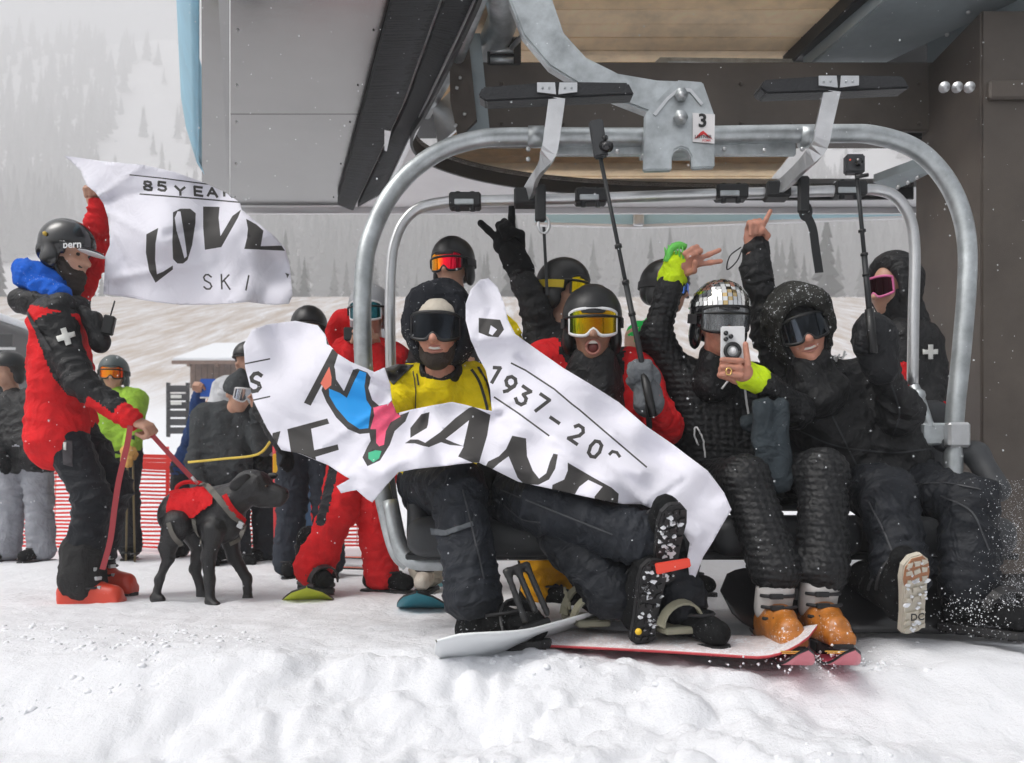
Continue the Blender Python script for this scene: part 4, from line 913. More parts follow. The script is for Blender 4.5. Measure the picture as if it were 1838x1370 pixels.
# --- all in black, hood up, pointing
D, q, h = figure('grinning rider all in black with snow-dusted hood, pointing one finger up', 3.42,
    dict(head=(1440, 600, 3.26), shl=(1412, 702, 3.42), shr=(1556, 694, 3.42), pel=(1590, 862, 3.44), ell=(1380, 596, 3.42), wrl=(1354, 478, 3.38), elr=(1618, 742, 3.26), wrr=(1582, 652, 3.12),
         hil=(1560, 876, 3.44), hir=(1640, 876, 3.44), knl=(1592, 892, 2.98), anl=(1622, 1032, 2.88), knr=(1738, 905, 2.96), anr=(1738, 1040, 2.9)),
    face=(-.2, -1, -.08), jk=blackc, pt=blackp, sk=skin_r, vox=.009, mouth='smile', key='D', up=(-.3, 0, 1), wr=.011, feet=False, hands=False, pfat=1.04, fat=1.06)
mouth_parts(h, 'smile', D)
hood(h, cloth('snowy_hood', (.03, .03, .027), snow=.5), D, .008, deep=.09, wr=.007, big=1.05, top=.01, neck=.7, peak=1)
blend('neck_gaiter', [h.cap((0, -.01, -.125), (0, -.035, -.22), .08, .12), h.cap((-.03, .03, -.125), (.03, .03, -.125), .04, .04)], blackc, D, .009, .03, wr=.005)
goggles(h, lens('smoke_lens', [(0, '0a0b0d'), (.35, '4a5058'), (.55, '16181b'), (.8, '30353a'), (1, '0c0d0f')], .06), gum, D, helm=False)
blend('cap', [h.ell((0, -.004, .045), (.09, .109, .092)), neg(h.box((0, 0, -.09), (.2, .2, .13), .01))], blackc, D, .008, .01)
blend('balaclava', [h.ell((0, -.03, -.02), (.098, .1, .13)), neg(h.ell((0, .12, -.05), (.07, .13, .08)))], blackc, D, .009, .015, wr=.002)
blend('sleeve_cuff', [cap(P(1366, 528, 3.4), P(1356, 448, 3.38), .058, .05), cap(P(1340, 486, 3.38), P(1344, 510, 3.38), .03, .03)], blackc, D, .008, .02, wr=.005, fr=18)
hand('hand', P(1352, 450, 3.37), (.04, -.05, 1), (.1, -1, .05), ('s', 'c', 'c', 'c', 'c'), skin_r, D, thumb=1)
tube('cuff_cord', [P(1330, 444, 3.36), P(1310, 460, 3.36), P(1305, 484, 3.36), P(1322, 470, 3.36), P(1332, 448, 3.36)], .003, blk, D, 6, smooth=4)
blend('mitten', [cap(P(1572, 612, 3.1), P(1582, 660, 3.12), .078, .066), cap(P(1548, 620, 3.06), P(1552, 590, 3.06), .03, .026), ell(P(1566, 590, 3.1), (.062, .07, .06))], cloth('leather_mitten', (.02, .021, .023), rough=.5, snow=.1), D, .008, .03, wr=.004, fr=16)
seamm = mat('seam_dark', (.035, .037, .042), .6)
for pts_ in ([(1470, 700), (1500, 760), (1540, 840)], [(1430, 770), (1500, 800), (1600, 812), (1670, 806)], [(1600, 690), (1615, 740), (1600, 790)]): strap('jacket_seam', 'D', pts_, .006, seamm, D, 3.2, .003, .002)
for pts_ in ([(1560, 900), (1590, 960), (1612, 1020)], [(1690, 890), (1745, 920), (1775, 990)], [(1640, 870), (1700, 868), (1760, 880)]): strap('trouser_seam', 'D_p', pts_, .005, seamm, D, 2.95, .003, .002)
for pts_ in ([(830, 880), (850, 960), (868, 1040)], [(900, 880), (1000, 920), (1100, 960)], [(905, 905), (935, 930), (970, 938)]): strap('trouser_seam', 'A_p', pts_, .005, seamm, A, 2.9, .003, .002)
strap('jacket_seam', 'B', [(1062, 668), (1066, 720), (1068, 760)], .007, seamm, B, 3.2, .003, .002)
strap('chest_lettering', 'D', [(1464, 664), (1490, 652), (1520, 636)], .004, MATS['white_cord'], D, 3.25)
for i, (a, b) in enumerate([(1468, 660), (1477, 656), (1486, 653), (1494, 648), (1503, 645), (1512, 640)]):
    strap('chest_lettering', 'D', [(a - 3, b + 6), (a + (2 if i % 2 else -1), b), (a + 4, b - 8 - i % 3)], .008, MATS['white_cord'], D, 3.25)
bD = boot(P(1628, 1072, 2.76) + V((0, .1, .02)), (-.2, -.5, 1), (-.25, 1, .5), bootm, D, vox=.007, sole=mat('cream_sole', (.5, .46, .38), .6, bump=.1, var=.15), sk=sk_snow, toe_m=mat('tan_sole', (.34, .15, .07), .6, bump=.1))
text('sole_mark', 'DC', P(1646, 1108, 2.6), (1, 0, .08), (0, 0, 1), .03, blk, bD, .003, .03)
boot(P(1748, 1078, 2.9), (.55, -.8, 0), (0, .1, 1), bootm, D, vox=.008)
# --- what they hold and ride
def camstick(label, a, b, mt, grip, kind):
    t = thing('camera_pole', label, 'selfie stick', mt)
    a, b, mt = V(a), V(b), V(mt)
    tube('pole', [a, a.lerp(b, .45)], .0105, darkst, t, 10); tube('pole', [a.lerp(b, .44), b], .0075, darkst, t, 10)
    tube('handle', [a + (a - b).normalized() * .12, a + (b - a).normalized() * .04], .016, gum, t, 10)
    for u in (.3, .44, .6): tube('pole_joint', [a.lerp(b, u), a.lerp(b, u + .015)], .0135, gum, t, 10)
    tube('mount', [b, b + V((0, 0, .03))], .012, gum, t, 8)
    return t
p1 = camstick('long black selfie stick with a slim camera, raised by the red-jacket rider', P(1160, 690, 3.0), P(1078, 285, 3.05), P(1163, 770, 3.0), 0, 0)
tube('lower_pole', [P(1160, 690, 3.0), P(1166, 770, 3.02)], .0105, darkst, p1, 10)
cb = box('camera_body', P(1074, 250, 3.05), (.026, .016, .068), mat('camera_grey', (.035, .037, .04), .45), p1, frame((.1, 1, 0), (-.15, 0, 1)), .006, 2)
tube('camera_lens', [P(1082, 262, 3.04), P(1094, 264, 3.01)], .018, gloss, cb, 14); tube('camera_lens', [P(1083, 248, 3.04), P(1088, 248, 3.03)], .01, gloss, cb, 10)
p2 = camstick('black selfie stick with a boxy camera, held by the hooded black rider', P(1562, 575, 3.0), P(1538, 312, 3.02), P(1563, 600, 3.0), 0, 0)
cb = box('camera_body', P(1533, 296, 3.02), (.034, .018, .034), mat('camera_grey', (.035, .037, .04), .45), p2, None, .006, 2)
tube('camera_lens', [P(1542, 291, 3.0), P(1542, 291, 2.985)], .014, gloss, cb, 14)
ball('record_light', P(1526, 287, 2.998), .004, mat('red_led', (.8, .1, .05), .4), cb, 1)
tube('mount_screw', [P(1536, 318, 3.0), P(1558, 314, 3.0)], .007, gum, p2, 8)
def board(label, c, axis, nrm, L, W, topm, basem, edge, name='snowboard', cat='snowboard', tip=.035, rise=.22):
    c = V(c); f = V(axis).normalized(); u = V(nrm); u = (u - f * f.dot(u)).normalized(); s = f.cross(u)
    t = thing(name, label, cat, c)
    N = 40; Vs = []
    for i in range(N + 1):
        y = -1 + 2 * i / N; a = abs(y); y_ = y * L / 2
        tipz = max(0, (a * L / 2 - (L / 2 - rise)) / rise); z = tip * 2 * tipz ** 2 * 1.3
        w = W / 2 * (.86 + .14 * min(1, a / .82) ** 2) * (1 if tipz <= 0 else max(.02, math.sqrt(max(0, 1 - tipz ** 2))))
        for k in (-1, -.5, 0, .5, 1): Vs.append(c + f * y_ + s * w * k + u * z)
    n = (N + 1) * 5; Fs, mi = [], []
    Vs += [v - u * .009 for v in Vs]
    for i in range(N):
        for k in range(4):
            a = i * 5 + k; Fs += [(a, a + 1, a + 6, a + 5), (a + n, a + n + 5, a + n + 6, a + n + 1)]; mi += [0, 1]
        for k in (0, 4):
            a = i * 5 + k; Fs.append((a, a + 5, a + 5 + n, a + n) if k == 0 else (a, a + n, a + 5 + n, a + 5)); mi.append(2)
    mk('deck', Vs, Fs, [topm, basem, edge], t, mi=mi)
    return t, f, u, s
def binding(t, c, toe, up, hb=True, m=None):
    R = frame(toe, up); c = V(c); m = m or mat('binding_black', (.014, .014, .015), .4, snow=.25)
    p = lambda x, y, z: c + R @ V((x, y, z))
    b = box('binding', p(0, .005, .012), (.06, .108, .012), m, t, R, .006)
    if hb:
        blend('highback', [cap(p(-.045, -.12, .03), p(-.04, -.14, .2), .012), cap(p(.045, -.12, .03), p(.04, -.14, .2), .012), cap(p(-.04, -.14, .2), p(.04, -.14, .2), .014), cap(p(0, -.13, .05), p(0, -.142, .2), .012)], m, b, .008, .012)
    for y0, z0 in ((-.02, .11), (.1, .085)):
        ribbon('binding_strap', [p(.07 * math.sin(a), y0 + .02 * math.cos(a), .02 + z0 * max(0, math.cos(a * .92))) for a in np.linspace(-1.6, 1.6, 12)], .035, R @ V((0, .3, 1)), .008, m, b)
    for i in range(5): box('ladder_tooth', p(.075, .06 - .015 * i, .07 + .012 * i), (.004, .004, .012), m, b, R, .001)
    return b
whb = mat('white_base', (.74, .76, .77), .3, snow=.1); oliv = mat('olive_deck', (.26, .25, .18), .5, var=.1); rede = mat('red_edge', (.5, .05, .06), .4); pinkt = mat('pink_tip', (.75, .25, .3), .4, snow=.25)
bdA, f, u, s = board('snowboard with white base pointing its nose at the lens under the yellow rider', V((-.2, 2.53, -.02)) - V((-.66, -.74, -.07)).normalized() * .7, (-.66, -.74, -.07), (.1, .95, 1), 1.4, .29, oliv, whb, whb, tip=.03, rise=.3)
binding(bdA, V(bdA.location) + f * .33 + u * .004, s * 1 + f * -.3, u); binding(bdA, V(bdA.location) - f * .14 + u * .004, s, u, False)
bdB, f, u, s = board('snowboard with red edge and pink tip lying flat under the red-jacket rider', P(1130, 1148, 2.84), (1, -.3, .0), (.03, -.1, 1), 1.2, .27, mat('snowed_deck', (.62, .56, .56), .6, bump=.4, bscale=50, var=.2, vscale=14, snow=.9), mat('maroon_base', (.3, .04, .05), .4), rede, tip=.03, rise=.2)
binding(bdB, P(1195, 1130, 2.86), (.3, -.9, 0), (0, 0, 1), False, oliv); binding(bdB, P(1050, 1118, 3.0), (.2, -.9, 0), (0, 0, 1), False, oliv)
blkd = mat('black_deck', (.012, .012, .013), .3, snow=.18, coat=.3)
bdD, f, u, s = board('black snowboard with grey stickers standing on its edge behind the orange ski boots', P(1655, 1082, 3.02), (1, .02, -.02), (0, -1, .62), 1.5, .27, blkd, gum, gum, tip=.03)
grst = mat('grey_sticker', (.22, .22, .22), .5)
for (a, b, w, hh, r) in ((1400, 1040, 34, 9, .05), (1395, 1066, 40, 12, .1), (1400, 1118, 30, 12, .3), (1395, 1092, 24, 8, .3)):
    cth, sth = math.cos(r), math.sin(r)
    x0_, y0_ = (a - 1655) * .00201, (b - 1080) * .0021
    prism('sticker', [V(bdD.location) + f * (x0_ + (x * cth - y * sth) * .0019) + s * (y0_ + (x * sth + y * cth) * .0019) + u * (.003 + max(0, .56 - (x0_ + .78)) * 0) for x, y in ((-w, -hh), (w, -hh), (w, hh), (-w, hh))], u * .002, grst, bdD)
binding(bdD, P(1752, 1098, 2.93), (.3, -.9, -.1), (0, .2, 1))
for i, (a, b) in enumerate(((1452, 1176), (1536, 1166))):
    t, f, u, s = board(('left ski of the pair with pink stained tip under the orange boots', 'right ski of the pair with pink tip and white print under the orange boots')[i], V((((a - CX) * 2.41 / F) + (.064, .08)[i], 2.96, -.035)), ((-.117, -1, 0), (-.146, -1, 0))[i], (0, .02, 1), 1.1, .098, mat('ski_top', (.5, .06, .1), .4, snow=.45), mat('ski_base', (.65, .18, .22), .4), gum, 'ski', 'ski', .032, .24)
    t['group'] = 'skis of the mirror-helmet rider'
    for k in (0, 1): prism('ski_stripe', [t.location + f * (.37 + .03 * k) + s * .045 + u * .036, t.location + f * (.385 + .03 * k) + s * .045 + u * .04, t.location + f * (.385 + .03 * k) - s * .045 + u * .04, t.location + f * (.37 + .03 * k) - s * .045 + u * .036], u * .003, mat('yellow_stripe', (.8, .5, .1), .5), t)
    box('ski_binding', t.location + f * .16 + u * .022, (.038, .05, .022), gum, t, frame(f, u), .006); box('ski_binding', t.location - f * .2 + u * .022, (.038, .05, .022), gum, t, frame(f, u), .006)
# ================================================================== patroller and dog
def pjz(X, q):
    d1, t1 = segd(X, q['shl'], q['ell']); d2, t2 = segd(X, q['ell'], q['wrl']); px = pix(X)
    yoke = (px[:, 1] < 548 + .2 * (px[:, 0] - 60)) & (px[:, 0] < 175) & (X[:, 2] < 1.75)
    axis = np.array(q['ell']) + t2[:, None] * (np.array(q['wrl']) - np.array(q['ell']))
    sl = (d1 < .098) & (t1 > .02) & (X[:, 1] < 3.93) | ((d2 < .092) & (t2 < .78) & (t2 > 0) & (X[:, 2] > axis[:, 2] - .012) & (X[:, 1] < 3.95) & (px[:, 0] > 125))
    far = (X[:, 1] > 4.12) & (px[:, 1] < 540)
    return np.where(far, 0, np.where(yoke | sl, 1, 0))
PT, q, h = figure('bearded ski patroller in red and black jacket with white cross, holding the dog leash', 4.05,
    dict(head=(122, 456, 4.05), shl=(98, 578, 3.9), shr=(118, 566, 4.2), pel=(104, 728, 4.05), hil=(102, 758, 3.97), hir=(120, 754, 4.15), ell=(146, 692, 3.84), wrl=(236, 752, 3.84), elr=(170, 462, 4.26), wrr=(174, 378, 4.2),
         knl=(166, 892, 3.95), anl=(150, 1022, 3.98), knr=(204, 872, 4.16), anr=(172, 1006, 4.16)),
    face=(1, -.15, -.22), jk=[redc, blackc], pt=blackp, gl=skin, vox=.0095, key='P', wr=.009, feet=False, hands=False, fat=1.06, hem=.09, pfat=.95, jz=pjz, up=(.0, 0, 1), hsc=1.0)
hl = helmet(h, gloss, PT, brim=True, key='Ph')
blend('visor_edge', [h.ell((0, .126, .022), (.08, .058, .0075))], mat('white_trim', (.75, .75, .76), .5), hl, .006, .01)
text('helmet_lettering', 'bern', snap('Ph', 133, 441, .006)[0] + V((.004, -.016, 0)), (1, -.1, 0), (0, 0, 1), .05, MATS['white_cord'], hl, .003, .02)
ball('helmet_badge', snap('Ph', 82, 420)[0], .012, mat('gold_badge', (.6, .4, .05), .5), hl, 1)
blend('beard', [h.ell((0, .05, -.1), (.056, .056, .05)), h.ell((.045, .02, -.07), (.03, .045, .06)), h.ell((-.045, .02, -.07), (.03, .045, .06)), h.ell((0, .07, -.15), (.036, .04, .05)), h.cap((-.025, .088, -.05), (.025, .088, -.05), .008)], hairm, PT, .006, .02, wr=.003, fr=40)
tube('chin_strap', [h.p(.092, -.01, -.02), h.p(.078, .02, -.09), h.p(.05, .045, -.135)], .008, strapm, PT, 6, smooth=4)
ball('eye', h.p(.03, .075, .004), .011, mat('eye_dark', (.02, .015, .012), .3), PT, 1)
blend('blue_hood', [ell(P(80, 500, 4.05), (.13, .13, .055), frame((.8, .2, -.3))), cap(P(44, 498, 4.0), P(104, 530, 3.93), .05, .05), cap(P(48, 496, 4.14), P(120, 530, 4.12), .05, .045)], cloth('blue_lining', (.012, .11, .55), snow=.3), PT, .009, .03, wr=.008, fr=16)
blend('collar', [cap(P(40, 540, 4.02), P(110, 548, 3.9), .055, .05), cap(P(110, 548, 3.9), P(146, 545, 4.0), .045, .04), cap(P(40, 540, 4.1), P(140, 550, 4.15), .05, .04)], blackc, PT, .009, .03, wr=.006)
hand('hand', P(236, 754, 3.84), (.9, 0, -.35), (-.3, .4, -1), 'ccccc', skin, PT, thumb=1); hand('hand', P(173, 376, 4.2), (-.1, -.05, 1), (.2, -1, 0), ('c', 'c', 'c', 'c', 'c'), skin, PT, thumb=1)
wc = mat('cross_white', (.72, .72, .68), .7)
a, b, r = 118, 605, .32
cr = [(-5, -16), (5, -16), (5, -5), (16, -5), (16, 5), (5, 5), (5, 16), (-5, 16), (-5, 5), (-16, 5), (-16, -5), (-5, -5)]
decal('cross_patch', [(a + x * math.cos(r) + y * math.sin(r), b - x * math.sin(r) + y * math.cos(r)) for x, y in cr], 'P', wc, PT, 4, .006, 3.85)
decal('cargo_pocket', [(112, 790), (129, 792), (131, 838), (114, 834)], 'P_p', mat('pocket', (.05, .045, .05), .8), PT, 8, .004, 3.9)
decal('pocket_tag', [(114, 794), (119, 794), (120, 808), (116, 808)], 'P_p', wc, PT, 8, .008, 3.9)
strap('chest_strap', 'P', [(50, 560), (66, 590), (92, 630)], .02, strapm, PT, 3.9)
for (an, z) in ((P(150, 1052, 3.96), 0), (P(176, 1030, 4.16), 0)): skiboot(an + V((0, 0, .012)), (1, -.12, 0), (.12, 0, 1), mat('red_boot', (.62, .06, .03), .35, snow=.15), mat('red_boot', (.62, .06, .03)), PT, 1.08)
blend('gaiter', [cap(P(148, 992, 3.97), P(148, 1040, 3.97), .098, .104)], cloth('dark_gaiter', (.03, .03, .03)), PT, .01, .02, wr=.006)
rd = thing('chest_radio', 'black radio pack with antenna strapped to the patroller chest', 'radio', P(180, 600, 3.95))
blend('radio_pouch', [bxx(P(172, 592, 3.97), (.045, .04, .085), frame((.2, -1, 0), (-.3, 0, 1)), .025), ell(P(178, 616, 3.96), (.045, .042, .05)), cap(P(150, 560, 3.95), P(170, 590, 3.95), .03, .03)], blackc, rd, .008, .02, wr=.004)
tube('antenna', [P(198, 568, 3.95), P(206, 540, 3.95)], .004, gum, rd, 6); box('radio_body', P(195, 584, 3.93), (.025, .02, .045), gum, rd, frame((.2, -1, 0), (.2, 0, 1)), .006)

# dog
dogm = mat('black_fur', (.005, .005, .006), .36, bump=.45, bscale=160, spec=.6)
YD = 3.98
dg = thing('dog', 'black dog in red rescue vest with grey harness standing on the snow', 'dog', P(365, 1080, YD))
n_, fa = YD - .075, YD + .085
dp = lambda a, b, Y=YD: P(a, b, Y)
dq = [ell(dp(322, 926), (.08, .1, .098), frame((1, 0, .1))), cap(dp(322, 912), dp(400, 904), .072, .085), ell(dp(394, 930), (.088, .12, .122), frame((1, 0, .25))), cap(dp(340, 924), dp(400, 942), .056, .078),
      cap(dp(406, 908), dp(446, 878), .085, .07), ell(dp(453, 874), (.076, .092, .08), frame((1, -.1, -.15))), cap(dp(474, 882), dp(504, 888), .052, .038), cap(dp(468, 898), dp(499, 902), .036, .026), ell(dp(466, 862), (.045, .055, .036)),
      cap(dp(306, 900), dp(300, 925), .03, .02)]
for (a, Y) in (([(318, 940), (300, 985), (302, 1003), (286, 1040), (280, 1072)], n_), ([(345, 950), (358, 985), (350, 1022), (362, 1060), (364, 1068)], fa)):
    w = [.066, .036, .024, .018, .018]
    for i in range(4): dq.append(cap(dp(*a[i], Y), dp(*a[i + 1], Y), w[i], w[i + 1]))
    dq.append(cap(dp(a[4][0] - 2, a[4][1] + 2, Y), dp(a[4][0] + 9, a[4][1] + 4, Y - .01), .022, .02))
for (a, Y) in (([(384, 950), (374, 1000), (376, 1040), (378, 1080)], n_), ([(410, 955), (420, 1000), (444, 1040), (444, 1076)], fa)):
    w = [.052, .03, .022, .02]
    for i in range(3): dq.append(cap(dp(*a[i], Y), dp(*a[i + 1], Y), w[i], w[i + 1]))
    dq.append(cap(dp(a[3][0], a[3][1] + 3, Y), dp(a[3][0] + 9, a[3][1] + 7, Y - .02), .024, .021))
blend('body', dq, dogm, dg, .007, .02, wr=.002, fr=30, key='dog')
for pts, Y in (([(446, 856), (430, 862), (416, 876), (410, 884)], YD - .075), ([(474, 858), (486, 858), (502, 852), (508, 850)], YD + .05)):
    blend('ear', [ell((dp(*pts[0], Y) + dp(*pts[2], Y)) / 2, (.013, .058 if Y < YD else .035, .034 if Y < YD else .018), frame(dp(*pts[2], Y - .02) - dp(*pts[0], Y), (.2, -.3, 1)))], dogm, dg, .006, .02)
ball('nose', dp(511, 886, YD - .005), (.02, .022, .017), mat('dog_nose', (.01, .01, .011), .25), dg, 2)
for Y in (-.045, .045): ball('eye', dp(478, 873, YD + Y), .009, mat('dog_eye', (.03, .015, .008), .1), dg, 2)
def vest(X):
    px = pix(X); poly = [(298, 905), (306, 890), (330, 885), (345, 872), (368, 868), (384, 882), (380, 905), (360, 918), (345, 930), (330, 930), (320, 942), (300, 938)]
    return inside(poly, np.stack([px[:, 0], np.where(X[:, 1] > YD, px[:, 1] - 0, px[:, 1])], 1)) | ((X[:, 2] > P(0, 905, YD).z) & (px[:, 0] > 304) & (px[:, 0] < 376) & (px[:, 1] > 860))
infl = [(t[0], t[1], t[2], t[3] + .012, t[4] + .012) if t[0] == 'c' else ('e', t[1], t[2] + .012, t[3]) for t in dq[:4]]
blend('rescue_vest', infl, redc, dg, .008, .04, clip=vest, wr=.003, fr=20, key='vest')
hm = mat('harness_grey', (.16, .15, .13), .8)
kk = ['vest', 'dog']
strap('harness_strap', kk, [(362, 868), (384, 886), (406, 912), (428, 938), (440, 950)], .028, hm, dg, 3.9, .012)
strap('harness_strap', kk, [(304, 938), (312, 962), (326, 980)], .022, hm, dg, 3.9, .008); strap('harness_strap', kk, [(346, 932), (356, 956), (364, 976)], .018, hm, dg, 3.9, .008)
strap('harness_strap', kk, [(438, 946), (430, 965), (412, 976)], .02, hm, dg, 3.9, .008)
strap('collar', kk, [(404, 890), (416, 912), (436, 936)], .024, redc, dg, 3.9, .012)
box('harness_buckle', snap(kk, 428, 940, .02)[0], (.016, .006, .016), alu, dg, frame((.2, 1, 0), (.5, 0, 1)), .003)
tube('vest_handle', [dp(318, 884), dp(318, 874), dp(332, 866), dp(352, 866), dp(362, 868)], .01, redc, dg, 8, smooth=4)
ls = thing('dog_leash', 'red leash from the patroller hand to the harness, loop trailing to his boots', 'leash', P(240, 770, 3.84))
lr = mat('leash_red', (.4, .05, .06), .7)
ribbon('leash_webbing', [P(256, 762, 3.82), P(290, 800, 3.86), P(325, 838, 3.9), P(348, 862, 3.93)], .022, V((.3, -1, .2)), .004, lr, ls, smooth=5)
ribbon('leash_loop', [P(234, 764, 3.8), P(228, 800, 3.78), P(214, 860, 3.75), P(206, 910, 3.74), P(198, 970, 3.74), P(184, 1022, 3.76)], .024, V((.4, -1, 0)), .004, lr, ls, smooth=5)
tube('leash_clip', [P(344, 856, 3.92), P(354, 868, 3.94)], .008, alu, ls, 8)

# ================================================================== the torn banners
ban = [mat('banner_white', (.74, .73, .8), .75, bump=.14, bscale=50, kind='cloth'), mat('banner_black', (.045, .042, .04), .75), mat('banner_blue', (.01, .32, .8), .7), mat('banner_pink', (.85, .1, .2), .7, var=.15, vscale=30), mat('banner_green', (.04, .42, .22), .7), mat('banner_coral', (.85, .2, .13), .7)]
GL = {'8': [[(.5, .52), (.15, .7), (.2, .95), (.5, 1), (.8, .95), (.85, .7), (.5, .52), (.1, .3), (.15, .05), (.5, 0), (.85, .05), (.9, .3), (.5, .52)]], '5': [[(.9, 1), (.2, 1), (.15, .55), (.5, .6), (.85, .5), (.9, .25), (.75, .03), (.4, 0), (.1, .1)]],
      'Y': [[(0, 1), (.5, .5), (1, 1)], [(.5, .5), (.5, 0)]], 'E': [[(.9, 1), (.1, 1), (.1, 0), (.9, 0)], [(.1, .5), (.8, .5)]], 'A': [[(0, 0), (.5, 1), (1, 0)], [(.2, .35), (.8, .35)]], 'R': [[(.1, 0), (.1, 1), (.7, 1), (.9, .8), (.7, .5), (.1, .5)], [(.5, .5), (.95, 0)]],
      'S': [[(.9, .85), (.6, 1), (.3, .98), (.1, .8), (.2, .6), (.75, .42), (.9, .2), (.7, .02), (.35, 0), (.08, .15)]], 'K': [[(.1, 0), (.1, 1)], [(.9, 1), (.12, .45)], [(.35, .6), (.95, 0)]], 'I': [[(.5, 0), (.5, 1)]],
      '1': [[(.1, .8), (.55, 1), (.55, 0)]], '9': [[(.88, .65), (.7, .42), (.35, .42), (.12, .6), (.12, .82), (.35, 1), (.68, 1), (.88, .82), (.88, .6), (.6, .15), (.4, 0)]], '3': [[(.1, 1), (.85, 1), (.45, .6), (.8, .5), (.9, .25), (.7, .02), (.35, 0), (.08, .15)]],
      '7': [[(.08, 1), (.92, 1), (.4, 0)]], '2': [[(.1, .8), (.3, 1), (.7, 1), (.88, .8), (.75, .5), (.1, 0), (.92, 0)]], '0': [[(.5, 0), (.2, .1), (.08, .5), (.2, .9), (.5, 1), (.8, .9), (.92, .5), (.8, .1), (.5, 0)]], '-': [[(.1, .45), (.9, .45)]]}
def stroke(pts, w):
    out = []
    for a, b in zip(pts[:-1], pts[1:]):
        a, b = np.array(a, float), np.array(b, float); d = (b - a) / max(np.linalg.norm(b - a), 1e-6); n = np.array([-d[1], d[0]]) * w / 2; e = d * w * .3
        out.append([tuple(a - e + n), tuple(b + e + n), tuple(b + e - n), tuple(a - e - n)])
    return out
def glyph(c, x, y, xv, yv, w):
    r = []
    for st in GL[c]: r += stroke([(x + (u - .5) * xv[0] + (v - .5) * yv[0], y + (u - .5) * xv[1] + (v - .5) * yv[1]) for u, v in st], w)
    return r
def foldnoise(seed, amp, ang, fx, fy):
    ca, sa = math.cos(ang), math.sin(ang)
    def f(px, py):
        a, b = (px * ca + py * sa) * fx, (-px * sa + py * ca) * fy
        q_ = np.array([[a, b, seed]]); w = float(vnoise(q_ * .6, seed)[0]); q_ = q_ + w * .5
        return amp * (float(vnoise(q_, seed + 1)[0]) + .5 * (1 - 2 * abs(float(vnoise(q_ * 2.1, seed + 2)[0]))))
    return f
# piece held by the patroller
z1 = lambda p: Z(p, 0, 250, 3.045)
o1 = z1([(350, 90), (460, 105), (560, 120), (780, 140), (960, 180), (1120, 240), (1230, 290), (1310, 345), (1320, 385), (1400, 450), (1500, 530), (1560, 600), (1580, 680), (1590, 760), (1600, 850), (1580, 900), (1500, 905), (1350, 890), (1150, 905), (980, 905), (850, 890), (700, 865), (565, 845), (570, 760), (575, 640), (600, 580), (600, 520), (590, 430), (565, 350), (520, 290), (470, 250), (440, 170)])
pr = []
for l in stroke(z1([(710, 195), (900, 215), (1150, 248)]), 2.2) + stroke(z1([(765, 300), (1000, 318), (1310, 345)]), 2.6): pr.append((l, 1))
for c, x, y in (('8', 808, 255), ('5', 885, 258), ('Y', 985, 283), ('E', 1085, 285), ('A', 1160, 290), ('R', 1245, 290)):
    (x, y), = z1([(x, y)]); pr += [(l, 1) for l in glyph(c, x, y, (17, 2.2), (-1, -15), 4.4)]
for pl, m_ in (([(865, 485), (800, 520), (797, 620), (815, 720), (850, 785), (945, 712), (945, 690), (890, 725), (858, 738), (848, 660), (850, 570)], 1),
    ([(945, 400), (985, 380), (1040, 380), (1070, 405), (1068, 460), (1050, 580), (1025, 660), (1000, 680), (970, 680), (945, 655), (942, 560), (945, 470)], 1), ([(970, 395), (986, 395), (1000, 480), (1015, 580), (1022, 640), (1008, 652), (992, 590), (965, 500), (955, 430)], 0),
    ([(1110, 368), (1200, 370), (1195, 430), (1205, 530), (1270, 420), (1318, 385), (1300, 430), (1210, 590), (1120, 605), (1110, 480)], 1), ([(1345, 435), (1400, 465), (1440, 500), (1425, 585), (1540, 582), (1558, 610), (1335, 600), (1350, 540), (1355, 490)], 1), ([(1558, 730), (1582, 738), (1570, 760), (1566, 745)], 1)):
    pr.append((z1(pl), m_))
for c, x, y in (('S', 1135, 780), ('K', 1232, 780), ('I', 1352, 785)):
    (x, y), = z1([(x, y)]); pr += [(l, 1) for l in glyph(c, x, y, (17, 1), (-1 if c != 'I' else 5, -26), 3)]
d1 = idw([(120, 285, 4.2), (172, 370, 4.12), (190, 470, 4.05), (190, 525, 4.1), (300, 300, 4.0), (300, 420, 3.85), (300, 540, 4.0), (400, 340, 4.1), (430, 440, 3.95), (420, 540, 3.9), (515, 480, 4.1), (510, 540, 4.0)], 2.5)
f1 = foldnoise(5, .026, .6, .009, .003); f1b = foldnoise(9, .008, -.4, .02, .007)
ban.append(mat('banner_hem', (.6, .59, .66), .8))
def hemline(o_, dx):
    c_ = np.mean(o_, 0); return [(l, 6) for l in stroke([tuple(np.array(p) + (c_ - np.array(p)) / max(np.linalg.norm(c_ - np.array(p)), 1) * dx) for p in o_], 1.3)]
rid1 = [((172, 362), (330, 330)), ((176, 372), (300, 440)), ((180, 390), (250, 520)), ((172, 360), (250, 300)), ((300, 420), (420, 400)), ((200, 500), (380, 470))]
def ridges(rs, amp, w):
    def f(a, b):
        t = 0
        for i, (p_, q_) in enumerate(rs):
            d, u_ = segd(np.array([[a, b]], float), p_, q_); t -= amp * (1 if i % 2 else -1) * math.exp(-(d[0] / w) ** 2) * (1 - .7 * u_[0])
        return t
    return f
fr1 = ridges(rid1, .022, 7)
pr = hemline(o1[19:24], 9) + hemline(o1[:4], 6) + pr
b1 = sheet('torn_banner', o1, lambda a, b: P(a, b, d1(a, b) + f1(a, b) + f1b(a, b) + fr1(a, b)), ban, None, pr, 6)
tag(b1, 'white banner piece reading 85 YEAR LOVE SKI held up by the patroller', 'banner', 'two halves of the torn banner')
